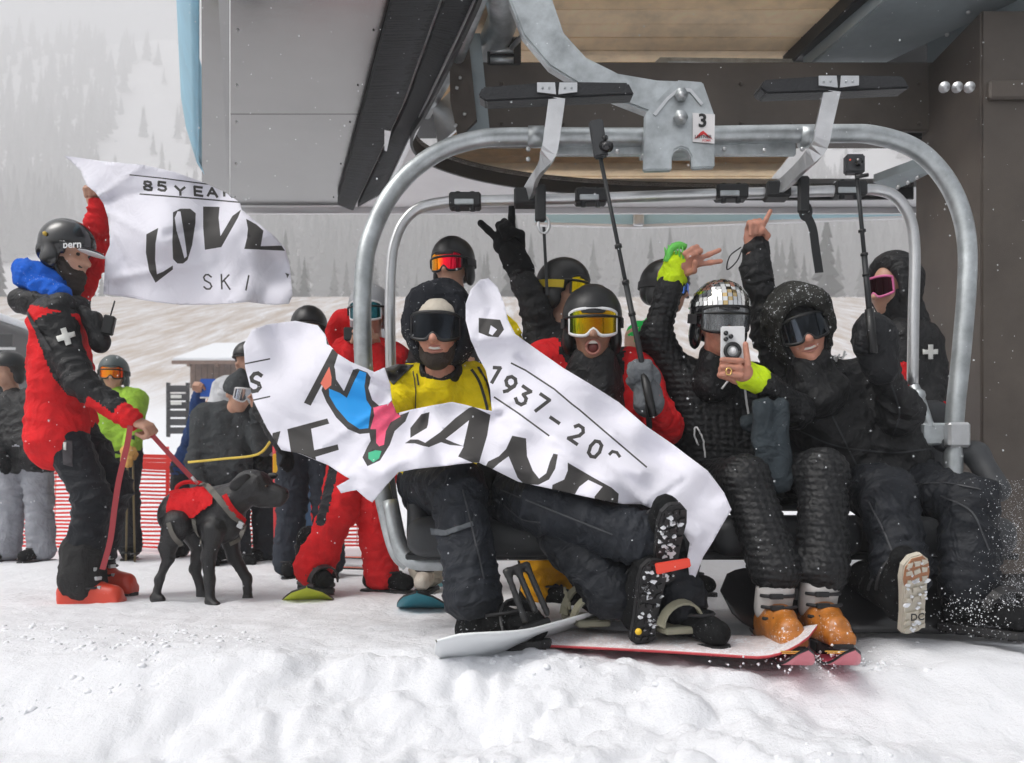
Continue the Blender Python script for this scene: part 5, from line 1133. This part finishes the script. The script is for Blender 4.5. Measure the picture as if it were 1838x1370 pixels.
# piece wrapped round the riders
z2 = lambda p: Z(p, 400, 420, 2.853); z3 = lambda p: Z(p, 640, 660, 5.075); z4 = lambda p: Z(p, 860, 620, 3.113)
o2 = [(452, 592), (480, 582), (530, 576), (570, 584), (583, 600), (590, 618), (606, 635), (630, 650), (655, 660), (672, 668), (690, 660), (700, 690), (703, 720), (712, 742), (740, 735), (780, 727), (812, 722), (840, 728), (870, 736), (883, 738), (880, 700), (872, 665), (858, 640), (845, 610), (836, 575), (836, 545), (845, 520), (862, 502), (876, 500), (893, 515), (905, 545), (912, 575), (925, 600),
      (960, 625), (1010, 660), (1060, 690), (1110, 722), (1160, 765), (1210, 800), (1270, 845), (1300, 885), (1313, 915), (1295, 945), (1280, 972), (1262, 1000), (1245, 1045), (1238, 1042), (1234, 1000), (1238, 975), (1222, 950), (1200, 925), (1150, 905), (1120, 905), (1080, 898), (1000, 880), (930, 865), (890, 845), (860, 830), (835, 832), (800, 836), (745, 842), (715, 848), (690, 875), (668, 902), (658, 896), (640, 880), (612, 885), (604, 873), (628, 860), (590, 835), (540, 815), (505, 808), (480, 770), (455, 720), (440, 660), (437, 620)]
pr = [(l, 1) for l in stroke(z2([(100, 668), (240, 640)]), 2.6) + stroke(z2([(125, 858), (240, 833)]), 2.6) + stroke(z4([(180, 100), (260, 140), (420, 245), (520, 330), (560, 360), (700, 480), (935, 680)]), 3) + stroke(z4([(85, 290), (220, 380), (390, 505)]), 3)]
(x, y), = z2([(168, 760)]); pr += [(l, 1) for l in glyph('S', x, y, (22, -2), (4, -32), 7)]
for c, x, y in (('1', 92, 165), ('9', 168, 222), ('3', 245, 285), ('7', 345, 330), ('-', 425, 415), ('2', 545, 495), ('0', 648, 580)):
    (x, y), = z4([(x, y)]); pr += [(l, 1) for l in glyph(c, x, y, (19, 13), (15, -26), 6.4)]
(x, y), = z4([(757, 615)]); pr += [(l, 1) for l in stroke([(x - 9, y - 2), (x - 4, y - 7), (x + 4, y - 5), (x + 9, y + 2)], 5.5)]
hd = [(805 + 53 * math.cos(t), 770 + 82 * math.sin(t)) for t in np.linspace(0, 6.1, 18)]
for pl, m_ in (([(255, 1020), (295, 1010), (270, 1110), (245, 1085)], 1), ([(330, 1000), (535, 945), (545, 972), (452, 998), (468, 1108), (588, 1078), (594, 1106), (475, 1142), (480, 1172), (440, 1150), (350, 1125)], 1),
    ([(528, 530), (562, 578), (532, 565)], 1), ([(560, 590), (597, 600), (450, 880), (415, 865)], 1), ([(590, 615), (570, 680), (590, 740), (620, 805), (650, 700), (690, 690), (740, 710), (760, 740), (745, 790), (765, 850), (800, 880), (850, 870), (880, 830), (905, 930), (955, 910), (935, 960), (880, 1010), (855, 1080), (830, 1120), (805, 1160), (740, 1190), (715, 1145), (740, 1090), (757, 1060), (750, 1020), (700, 1025), (640, 1000), (580, 940), (530, 860), (505, 800), (540, 700), (560, 640)], 1),
    ([(545, 680), (557, 735), (555, 775), (525, 800), (500, 765)], 5), ([(600, 606), (660, 670), (665, 700), (620, 805), (580, 745), (572, 670)], 0), ([(543, 792), (600, 815), (635, 840), (670, 760), (700, 700), (735, 712), (725, 780), (735, 850), (760, 890), (745, 995), (700, 1000), (640, 960), (580, 890), (545, 830)], 2), (hd, 0),
    ([(770, 890), (850, 870), (872, 850), (885, 910), (910, 935), (860, 965), (835, 1010), (825, 1080), (800, 1088), (785, 1070), (785, 1000), (755, 1000), (775, 930)], 3), ([(745, 1120), (780, 1108), (812, 1112), (800, 1150), (770, 1170), (745, 1150)], 4),
    ([(1310, 430), (1420, 440), (1440, 490), (1410, 530), (1360, 525), (1310, 505)], 1), ([(1372, 468), (1404, 490), (1380, 520), (1362, 510)], 0)): pr.append((z2(pl), m_))
for pl, m_ in (([(1060, 355), (1220, 430), (1190, 620), (1110, 890), (925, 810), (975, 720), (960, 715), (850, 705), (770, 680), (660, 725), (610, 715), (530, 690), (440, 690), (490, 655), (560, 655), (625, 685), (760, 590), (900, 460), (1020, 370)], 1), ([(1025, 480), (972, 715), (890, 685), (810, 650), (900, 580)], 0), ([(590, 425), (665, 405), (650, 520), (640, 550), (490, 640), (490, 550)], 1)): pr.append((z3(pl), m_))
for pl, m_ in (([(185, 505), (262, 520), (268, 620), (300, 700), (335, 745), (375, 715), (395, 650), (415, 605), (440, 610), (425, 690), (390, 750), (330, 780), (250, 775), (215, 740), (190, 680), (165, 620), (110, 660), (60, 705), (30, 690), (50, 650), (110, 620), (150, 580)], 1), ([(495, 655), (640, 740), (740, 795), (780, 830), (775, 890), (645, 870), (645, 845), (690, 790), (610, 752), (560, 790), (530, 840), (525, 835), (405, 815), (410, 780), (475, 750), (495, 700)], 1)): pr.append((z4(pl), m_))
d2 = idw([(450, 640, 3.0), (520, 590, 3.12), (510, 760, 2.95), (580, 700, 2.98), (600, 820, 2.93), (620, 870, 2.88), (665, 890, 2.86), (660, 700, 3.0), (700, 720, 3.02), (690, 850, 2.82), (740, 760, 3.0), (760, 840, 2.78), (820, 732, 3.03), (840, 835, 2.76), (800, 790, 2.9), (880, 740, 3.05), (900, 842, 2.78), (930, 800, 2.88), (850, 540, 3.1), (880, 510, 3.16), (880, 600, 3.05), (870, 650, 3.05), (960, 640, 3.05), (980, 740, 2.92), (1000, 860, 2.76), (1080, 800, 2.88), (1100, 730, 2.98), (1080, 890, 2.74), (1180, 800, 2.94), (1200, 900, 2.8), (1280, 880, 2.84), (1300, 920, 2.82), (1240, 1000, 2.78), (1240, 1040, 2.8), (1150, 860, 2.82)], 3)
f2 = foldnoise(15, .016, .55, .004, .011); f2b = foldnoise(19, .007, .5, .008, .024); ridge = [((870, 735), (1150, 850)), ((1000, 790), (1250, 960)), ((690, 850), (760, 800)), ((760, 800), (940, 850)), ((845, 610), (930, 600))]
def f2r(a, b):
    t = 0
    for (p_, q_) in ridge:
        d, _ = segd(np.array([[a, b]], float), p_, q_); t -= .03 * math.exp(-(d[0] / 13) ** 2)
    return t
fr2 = ridges([((700, 700), (560, 640)), ((705, 720), (580, 800)), ((715, 745), (620, 850)), ((884, 740), (960, 700)), ((884, 742), (1000, 770)), ((1160, 905), (1080, 830)), ((1170, 905), (1230, 860)), ((1000, 820), (1130, 880)), ((880, 560), (850, 620)), ((760, 740), (720, 830)), ((930, 640), (1040, 740)), ((1100, 780), (1220, 860))], .02, 6)
b2 = sheet('torn_banner', o2, lambda a, b: P(a, b, d2(a, b) + f2(a, b) + f2b(a, b) + f2r(a, b) + fr2(a, b)), ban, None, pr, 5)
tag(b2, 'white banner piece with skier logo and 1937 wrapped across the riders', 'banner', 'two halves of the torn banner')
# ================================================================== people behind
GRP = None
def simple(label, Y, J, **k):
    k = dict(dict(vox=.014, wr=.008), **k); return figure(label, Y, J, **k)
def stand(x, top, Y, w=.19, lean=0):
    """joints of someone standing on the snow at pixel column x, crown at pixel row top"""
    b = gz1((x - CX) * Y / F, Y); s = F / Y; zt = H + (CY - top) * Y / F; ht = zt - b
    y = lambda f: CY - (b + ht * f - H) * s
    px = lambda m: x + m * s
    return dict(head=(x + lean * s, y(.925), Y), shl=(px(-w + lean * .8), y(.80), Y), shr=(px(w + lean * .8), y(.80), Y), pel=(px(0), y(.53), Y), ell=(px(-w - .09), y(.63), Y - .04), wrl=(px(-w + .02), y(.5), Y - .18), elr=(px(w + .09), y(.63), Y - .04), wrr=(px(w - .02), y(.5), Y - .18),
                knl=(px(-.11), y(.285), Y - .02), knr=(px(.11), y(.285), Y - .02), anl=(px(-.13), y(.06), Y), anr=(px(.13), y(.06), Y))
def lk(nm, stops): return lens(nm, stops, .1)
# rock sign, black jacket, yellow trousers
J = stand(1000, 478, 4.0, .17); J.update(head=(1014, 525, 4.0), shl=(972, 632, 4.0), shr=(1075, 640, 4.05), ell=(962, 560, 3.95), wrl=(926, 470, 3.9), anl=(968, 1052, 3.98), anr=(1010, 1050, 4.05), knl=(968, 930, 3.95))
E, q, h = simple('bystander with raised black glove making a horns sign, yellow goggles, behind the riders', 4.0, J, face=(.85, -.5, -.05), jk=blackc, pt=cloth('amber_trousers', (.75, .36, .01)), sk=skin, hands=False, key='E', vox=.011, fat=1.14)
helmet(h, gum, E); goggles(h, lk('lemon_lens', [(0, 'b89a00'), (1, 'ffe000')]), gum, E, mat('yellow_strap', (.6, .45, .02), .7))
hand('glove', P(922, 462, 3.89), (-.42, -.1, 1), (.1, -1, .1), ('s', 'c', 'c', 's', 'c'), glovem, E, thumb=1, g=1.7, vox=.006, sc=1.4)
blend('glove_cuff', [cap(P(934, 484, 3.91), P(918, 450, 3.89), .062, .056)], glovem, E, .009, .02, wr=.005)
decal('shoulder_flash', [(905, 560), (928, 580), (946, 616), (936, 628), (914, 610)], 'E', yelc, E, 8, .012, 3.9)
# red mirrored goggles
J = stand(812, 434, 4.4, .11)
Fp, q, h = simple('bystander in black helmet with red mirrored goggles above the yellow rider', 4.4, J, face=(-.35, -1, -.05), jk=cloth('umber_jacket', (.05, .045, .045)), fat=.8, pt=cloth('stone_trousers', (.4, .37, .31)), bt=cloth('pale_boot', (.5, .46, .4)), key='F', toes=[(-.1, -1, 0), (.3, -1, 0)])
helmet(h, gum, Fp); goggles(h, lk('red_lens', [(0, 'd8a000'), (.25, 'ff8a00'), (.4, 'ff1030'), (.8, 'e80838'), (1, '700418')]), gum, Fp)
board('teal snowboard tip under the pale boots behind the seat', P(790, 1072, 4.2), (-.1, -1, 0), (0, 0, 1), 1.1, .27, mat('teal_deck', (.02, .25, .3), .4), mat('teal_base', (.02, .2, .26), .4), gum)
# green jacket behind the mirror helmet
J = stand(1180, 478, 4.4, .1); J.update(head=(1196, 522, 4.4), shl=(1144, 606, 4.4), shr=(1188, 616, 4.45), ell=(1146, 700, 4.4), elr=(1200, 720, 4.4))
Gp, q, h = simple('bystander in vivid green jacket and dark helmet with blue goggles behind the raised arm', 4.4, J, face=(.8, -.6, -.05), jk=cloth('green_cloth', (.02, .5, .09)), pt=blackp, fat=.72)
helmet(h, gum, Gp); goggles(h, lk('blue_lens', [(0, '1030a0'), (.5, '60a0ff'), (1, '2040c0')]), gum, Gp)
# patroller on the right
J = stand(1640, 468, 4.15, .17); J.update(head=(1598, 520, 4.15), shl=(1610, 615, 4.1), shr=(1656, 618, 4.2), pel=(1650, 790, 4.15), ell=(1600, 690, 4.0), wrl=(1570, 750, 3.95), elr=(1672, 690, 4.1), wrr=(1650, 770, 3.98))
Hp, q, h = simple('patroller in black and red jacket with white cross, half behind the right chair tube', 4.15, J, face=(-.9, -.4, -.15), jk=[blackc, redc], key='Hq', vox=.011, jz=lambda X, q: ((pix(X)[:, 1] > 650) & (pix(X)[:, 0] < 1638) | (pix(X)[:, 1] > 722)).astype(int))
hood(h, blackc, Hp, .011, deep=.02); blend('balaclava', [h.ell((0, -.01, -.06), (.085, .1, .1)), h.cap((0, -.02, -.12), (0, -.03, -.2), .08, .09), neg(h.ell((0, .12, -.01), (.07, .1, .075)))], blackc, Hp, .011, .02); goggles(h, lk('pink_lens', [(0, '301018'), (1, '50202c')]), mat('pink_frame', (.7, .15, .35), .5), Hp, MATS['pink_frame'], helm=False)
decal('cross_patch', [(1668 + x * .85, 632 + y * .85) for x, y in cr], 'Hq', wc, Hp, 4, .008, 4.05)
# photographer in red
J = dict(head=(664, 566, 4.4), shl=(622, 640, 4.4), shr=(708, 650, 4.45), pel=(655, 800, 4.5), ell=(604, 700, 4.3), wrl=(632, 628, 4.18), elr=(715, 720, 4.3), wrr=(672, 630, 4.2), hil=(630, 815, 4.5), hir=(676, 815, 4.5), knl=(608, 918, 4.3), anl=(562, 1020, 4.25), knr=(672, 920, 4.4), anr=(684, 1028, 4.4))
Ip, q, h = simple('photographer in red jacket and red trousers aiming a small camera beside the left chair tube', 4.4, J, face=(-.15, -1, -.1), jk=redc, pt=[redc, blackp], gl=skin, key='I', vox=.011, toes=[(.6, -.8, 0), (1, -.35, 0)], poses={'l': 'ccccc', 'r': 'ccccc'},
    pz=lambda X, q: ((segd(X, q['hil'], q['knl'])[0] < .14) & (np.abs(pix(X)[:, 0] - np.interp(pix(X)[:, 1], [820, 1000], [604, 560])) < 9) & (X[:, 1] < 4.4)).astype(int), pfat=1.05)
helmet(h, mat('helmet_silver', (.35, .36, .38), .45), Ip); goggles(h, lk('teal_lens', [(0, '0a3038'), (.5, '40b8c8'), (1, '0c4450')]), MATS['white_frame'], Ip)
hood(Head(P(618, 604, 4.46), (-.1, -1, 0), sc=.8), redc, Ip, .012, deep=.0)
cmr = thing('compact_camera', 'small black camera held up by the photographer in red', 'camera', P(636, 600, 4.12)); box('camera_body', P(636, 600, 4.12), (.05, .02, .032), gum, cmr, bev=.006); tube('camera_lens', [P(640, 600, 4.1), P(640, 600, 4.06)], .02, gloss, cmr, 14)
bdI, f, u, s = board('lime-tipped snowboard strapped to the photographer boot', P(560, 1060, 4.55), (.2, -1, 0), (0, 0, 1), 1.3, .27, mat('lime_deck', (.4, .5, .02), .4), mat('lime_base', (.45, .5, .03), .4), gum)
binding(bdI, P(566, 1052, 4.25), (.6, -.8, 0), (0, 0, 1))
# dark legs behind the banner
J = stand(555, 560, 5.2, .19)
Jp, q, h = simple('bystander in charcoal trousers mostly hidden by the banner left of the red photographer', 5.2, J, face=(.3, -1, 0), pt=cloth('slate_trousers', (.035, .042, .055)), jk=blackc)
helmet(h, gum, Jp)
# grey jacket and beanie
J = stand(398, 690, 6.2, .24); J.update(head=(428, 708, 6.1), ell=(350, 830, 6.1), wrl=(362, 915, 6.0), elr=(470, 800, 6.1), wrr=(462, 740, 5.95), shl=(366, 752, 6.2), shr=(444, 752, 6.2))
Kp, q, h = simple('bystander in charcoal jacket and dark knit cap with raised goggles looking down, behind the dog', 6.2, J, face=(.75, -.6, -.35), jk=charc, pt=blackp, gl=skin, vox=.013, fat=1.1)
blend('knit_cap', [h.ell((0, -.01, .04), (.1, .118, .12)), neg(h.box((0, 0, -.12), (.2, .2, .12), .01)), h.ell((.0, -.02, .155), (.035, .035, .035))], charc, Kp, .011, .015, wr=.003)
goggles(h, lk('white_lens', [(0, '909aa8'), (.5, 'e0e4ea'), (1, 'a8b0bc')]), MATS['white_frame'], Kp, helm=False, up=.01)
# raised tablet
J = stand(352, 700, 7.0, .16); J.update(ell=(345, 790, 6.9), wrl=(356, 712, 6.75), shl=(350, 780, 7), shr=(410, 780, 7), head=(385, 735, 7.0))
Lp, q, h = simple('bystander in navy sleeve lifting a blue tablet above the grey jacket', 7.0, J, face=(.1, -1, 0), jk=cloth('navy_cloth', (.02, .05, .16)), gl=skin, poses={'r': None, 'l': 'ccccr'})
tb = thing('tablet', 'bright blue tablet held up in front of the shed', 'tablet', P(374, 697, 6.7)); box('tablet_case', P(374, 697, 6.7), (.065, .008, .075), mat('tablet_blue', (.01, .1, .5), .5), tb, None, .006, 2); box('tablet_screen', P(374, 697, 6.712), (.06, .002, .068), gloss, tb); box('tablet_edge', P(374, 714, 6.69), (.066, .006, .006), wc, tb, None, .002)
# black helmet edge behind the left wing of the banner
J = stand(446, 622, 6.4, .2)
Np, q, h = simple('bystander with black and white helmet peeking out left of the banner', 6.4, J, face=(-.5, -.8, 0), jk=cloth('ice_cloth', (.55, .56, .58)), pt=navyp); helmet(h, gum, Np)
# magenta jacket, jeans
J = stand(512, 690, 6.6, .2)
Mp, q, h = simple('bystander in magenta jacket and blue jeans under the banner', 6.6, J, face=(.2, -1, 0), jk=cloth('magenta_cloth', (.5, .02, .2)), pt=cloth('jeans', (.1, .18, .3))); helmet(h, gum, Mp)
# lime jacket with poles
J = stand(204, 648, 6.6, .19); J.update(wrr=(232, 800, 6.35), elr=(240, 760, 6.5), wrl=(176, 790, 6.4))
Op, q, h = simple('skier in lime jacket with orange goggles and tan mittens behind the patroller', 6.6, J, face=(.25, -1, 0), jk=cloth('lime_cloth', (.33, .55, .06)), pt=blackp, gl=cloth('tan_mitten', (.6, .33, .1)))
helmet(h, mat('helmet_slate', (.07, .09, .09), .5), Op); goggles(h, lk('orange_lens', [(0, 'd0500a'), (.5, 'ffa020'), (1, 'd03008')]), gum, Op)
for i, (a, b) in enumerate(((230, 226), (238, 242))):
    t = thing('ski_pole', ('left slim ski pole hanging from the tan mitten', 'right slim ski pole hanging from the tan mitten')[i], 'ski pole', P(b, 1004, 6.4), 'ski poles of the lime skier')
    z0 = gz1((b - CX) * 6.4 / F, 6.4); bt_ = V(((b - CX) * 6.4 / F, 6.4, z0)); tp = P(a, 796, 6.35)
    tube('shaft', [tp, bt_], .008, mat('pole_olive', (.16, .12, .05), .4), t, 8); tube('grip', [tp + V((0, 0, .06)), tp - V((0, 0, .06))], .016, gum, t, 8); tube('basket', [bt_ + V((0, 0, .06)), bt_ + V((0, 0, .07))], .035, gum, t, 10)
# grey trousers, far left
J = stand(44, 618, 6.4, .2); J.update(head=(16, 668, 6.5), shl=(-14, 740, 6.5), shr=(70, 720, 6.45))
Qp, q, h = simple('bystander in black jacket and light grey ski trousers at the left edge', 6.4, J, face=(-.4, -.9, 0), jk=blackc, pt=cloth('pale_grey_trousers', (.3, .31, .34)), key='Q', pfat=1.12, fat=1.1, hem=.1); helmet(h, gum, Qp)

# ================================================================== fence, poles, rope, shed, van
fen = mat('fence_red', (.85, .035, .025), .6); fencem = mat('fence_net', (.75, .22, .2), .7)
fn = thing('net_fence', 'low red plastic net fence across the snow behind the crowd', 'fence', (-2.5, 7.4, 0))
xa, xb = P(-40, 0, 7.5).x, P(700, 0, 7.5).x
def fz(x): return gz1(x, 7.5)
for i in range(24):
    hh = .05 + .80 * i / 23; pts = [V((x, 7.5 + .02 * math.sin(x * 3), fz(x) + hh + .01 * math.sin(x * 2.3 + i * .15) + .003 * math.sin(x * 7 + i))) for x in np.linspace(xa, xb, 26)]
    ribbon('strand', pts, (.018 if i < 20 else .034), V((0, -1, 0)), .004, fen, fn)
for x in np.arange(xa, xb, .34): tube('net_tie', [V((x, 7.51, fz(x) + .04)), V((x + .02, 7.51, fz(x) + .85))], .004, fencem, fn, 5)
for px in (10, 300, 560): 
    x = P(px, 0, 7.54).x; tube('fence_post', [V((x, 7.545, fz(x) - .1)), V((x, 7.545, fz(x) + .95))], .016, fen, fn, 8)
redpole = mat('pole_red', (.6, .03, .035), .5)
for i, (a, b, top, Y, lb) in enumerate(((494, 497, 800, 5.9, 'left slalom-type red pole of the pair behind the dog muzzle'), (508, 511, 828, 5.75, 'right red pole of the pair, wrapped by the yellow pad'), (458, 474, 790, 6.7, 'thin red pole leaning behind the grey jacket'))):
    t = thing('red_pole', lb, 'pole', (P(b, 0, Y).x, Y, 0), 'red marker poles'); x = P(b, 0, Y).x; z0 = gz1(x, Y)
    tube('shaft', [V((x, Y, z0 - .05)), P(a, top, Y)], .02, redpole, t, 10); tube('cap', [P(a, top, Y), P(a, top - 5, Y)], .023, redpole, t, 10)
pd = thing('pole_pad', 'yellow and red pad at the top of the red poles', 'pad', P(506, 850, 5.7)); 
for i, m_ in enumerate((yelc, redc, yelc)): box('pad_panel', P(496 + i * 10, 832, 5.72), (.019, .02, .065), mat('pad_yellow', (.8, .45, .01), .5) if i != 1 else redpole, pd, None, .005)
rp = tube('yellow_rope', [P(338, 830, 5.85), P(400, 824, 5.8), P(462, 816, 5.75), P(486, 792, 5.7), P(494, 785, 5.7)], .009, mat('rope_yellow', (.75, .55, .08), .7), None, 6, smooth=5); tag(rp, 'thin yellow rope stretched to the red poles', 'rope')
# shed on the slope
sh = thing('wooden_shed', 'brown shed with snow-covered roof on the slope', 'shed', P(385, 720, 30))
wood = mat('shed_wood', (.2, .13, .1), .8, bump=.3, bscale=6, var=.2)
x0, x1 = P(322, 0, 30).x, P(470, 0, 30).x; zb, ze = P(0, 730, 30).z, P(0, 652, 30).z
for i in range(12):
    a = x0 + .2 + (x1 - x0 - .4) * i / 12; b = x0 + .2 + (x1 - x0 - .4) * (i + 1) / 12
    box('wall_board', ((a + b) / 2, 30.5, (zb + ze) / 2), ((b - a) / 2 - .01, .05, (ze - zb) / 2 + .2), wood, sh)
box('wall', ((x0 + x1) / 2, 32, (zb + ze) / 2), ((x1 - x0) / 2 - .2, 1.4, (ze - zb) / 2 + .2), wood, sh)
prism('snowy_roof', [(x0 - .1, 29.6, ze), (x1 + .1, 29.6, ze), (x1 + .1, 33.4, ze + 1.25), (x0 + .02, 33.4, ze + 1.25)], (0, 0, .12), sk_snow, sh, .03)
prism('roof_edge', [(x0 - .1, 29.55, ze - .1), (x1 + .1, 29.55, ze - .1), (x1 + .1, 29.55, ze + .02), (x0 - .1, 29.55, ze + .02)], (0, .06, 0), wood, sh)
for i in range(3): box('rafter_end', (x0 + .5 + i * 1.0, 29.6, ze - .12), (.05, .1, .06), wood, sh)
kb = thing('notice_cabinet', 'dark slatted cabinet standing on the snow left of the shed', 'cabinet', P(320, 780, 16))
for i in range(6): box('slat', P(319, 698 + i * 15, 16), (.19, .05, .06), mat('cabinet_dark', (.05, .05, .055), .7), kb, None, .01)
for a in (302, 337): box('cabinet_post', P(a, 736, 16.06), (.025, .04, .52), MATS['cabinet_dark'], kb)
for i in range(2): box('cabinet_notice', P(316, 712 + i * 12, 15.92), (.1, .01, .03), wc, kb)
# dark van at the left edge
vn = thing('parked_van', 'dark snow-topped van parked behind the left-edge bystander', 'van', P(-20, 700, 14))
vm = mat('van_dark', (.03, .032, .036), .35, coat=.3)
blend('body', [bxx(P(-90, 640, 14.6), (1.1, .8, .62), None, .2)], vm, vn, .05, .05)
prism('windscreen', [P(-60, 600, 13.78), P(24, 600, 13.78), P(22, 622, 13.78), P(-60, 622, 13.78)], (0, -.01, 0), gloss, vn)
blend('snow_cap', [bxx(P(-90, 574, 14.6), (1.05, .75, .09), None, .08)], sk_snow, vn, .05, .05); box('trim_strip', P(-40, 626, 13.76), (.62, .01, .02), alu, vn); ball('headlight', P(2, 676, 13.8), .1, mat('headlight', (.7, .72, .75), .2), vn, 2)
for a in (-150, -30): tube('wheel', [P(a, 705, 13.9), P(a, 705, 14.15)], .3, blackr, vn, 18)
# post behind the photographer
pst = tube('grey_post', [P(678, 900, 9), P(678, 538, 9)], .1, mat('post_grey', (.38, .38, .4), .6), None, 14); tag(pst, 'plain grey post seen between the chair tubes', 'post')

# loose ski tips lying behind the crowd, snow on the board, falling flakes
for i, (a, b, Y) in enumerate(((620, 1018, 5.4), (634, 1000, 6.0))):
    board(('nearer orange ski lying on the snow behind the red trousers', 'farther orange ski lying on the snow behind the red trousers')[i], P(a, b, Y), (.9, -.4, 0), (0, 0, 1), .8, .11, mat('orange_ski', (.8, .12, .03), .4), gum, gum, 'ski', 'ski', .03, .15)
fv, ff = [], []
def flake(c, r):
    b = len(fv); c = V(c)
    for d in ((1, 0, 0), (-1, 0, 0), (0, 1, 0), (0, -1, 0), (0, 0, 1), (0, 0, -1)): fv.append(c + V(d) * r * random.uniform(.6, 1.3))
    for t in ((0, 2, 4), (2, 1, 4), (1, 3, 4), (3, 0, 4), (2, 0, 5), (1, 2, 5), (3, 1, 5), (0, 3, 5)): ff.append(tuple(b + i for i in t))
for i in range(2600):
    Y = 1.6 + 10 * random.random() ** 1.3; flake(P(random.uniform(-40, 1880), random.uniform(-30, 1060), Y), random.uniform(.0008, .0022))
for i in range(1500):
    t = random.random() ** 1.5; flake(P(1838 - 95 * t * random.random() - 5 + random.gauss(0, 14), 1090 - 230 * random.random() ** 1.6, 2.75 + .15 * random.random()), random.uniform(.0005, .0014) * (2.2 if i % 25 == 0 else 1))
for i in range(420): flake(P(random.gauss(1762, 42), random.gauss(1094, 22), 2.74 + .12 * random.random()), random.uniform(.0007, .003))
for i in range(160): flake(P(1400 + random.gauss(60, 60), 1190 + random.gauss(0, 9), 2.5 + .2 * random.random()), random.uniform(.0015, .006))
fl = mk('snowflakes', fv, ff, sk_snow); tag(fl, 'snowflakes drifting and spraying through the air', 'snow', kind='stuff')

# crumbs of broken snow on the ramp
cv, cf = [], []
bm = bmesh.new(); bmesh.ops.create_icosphere(bm, subdivisions=1, radius=1); bm.verts.index_update(); iv = [v.co.copy() for v in bm.verts]; it_ = [[v.index for v in f_.verts] for f_ in bm.faces]; bm.free()
cx_ = RNG.uniform(-1.0, 1.0, 5200); cy_ = 1.25 + 2.0 * RNG.random(5200) ** .9; cx_ = cx_ * (cy_ * .72 + .1)
keep = (fbm(np.stack([cx_ * 1.8, cy_ * 2.6, np.zeros(5200)], 1), 91, 3) > .1)
cz_ = ground_z(cx_, cy_)
for x, y, z in zip(cx_[keep], cy_[keep], cz_[keep]):
    r = .002 + .012 * random.random() ** 4; b0 = len(cv); sc3 = [r * random.uniform(.7, 1.4) for _ in range(3)]
    for v in iv: j = random.uniform(.75, 1.2); cv.append((x + v.x * sc3[0] * j, y + v.y * sc3[1] * j, z - r * .15 + v.z * sc3[2] * .8 * j))
    cf.extend([[b0 + i for i in t] for t in it_])
tag(mk('snow_crumbs', cv, cf, snow_m), 'loose crumbs of broken snow scattered over the ramp', 'snow', kind='stuff')
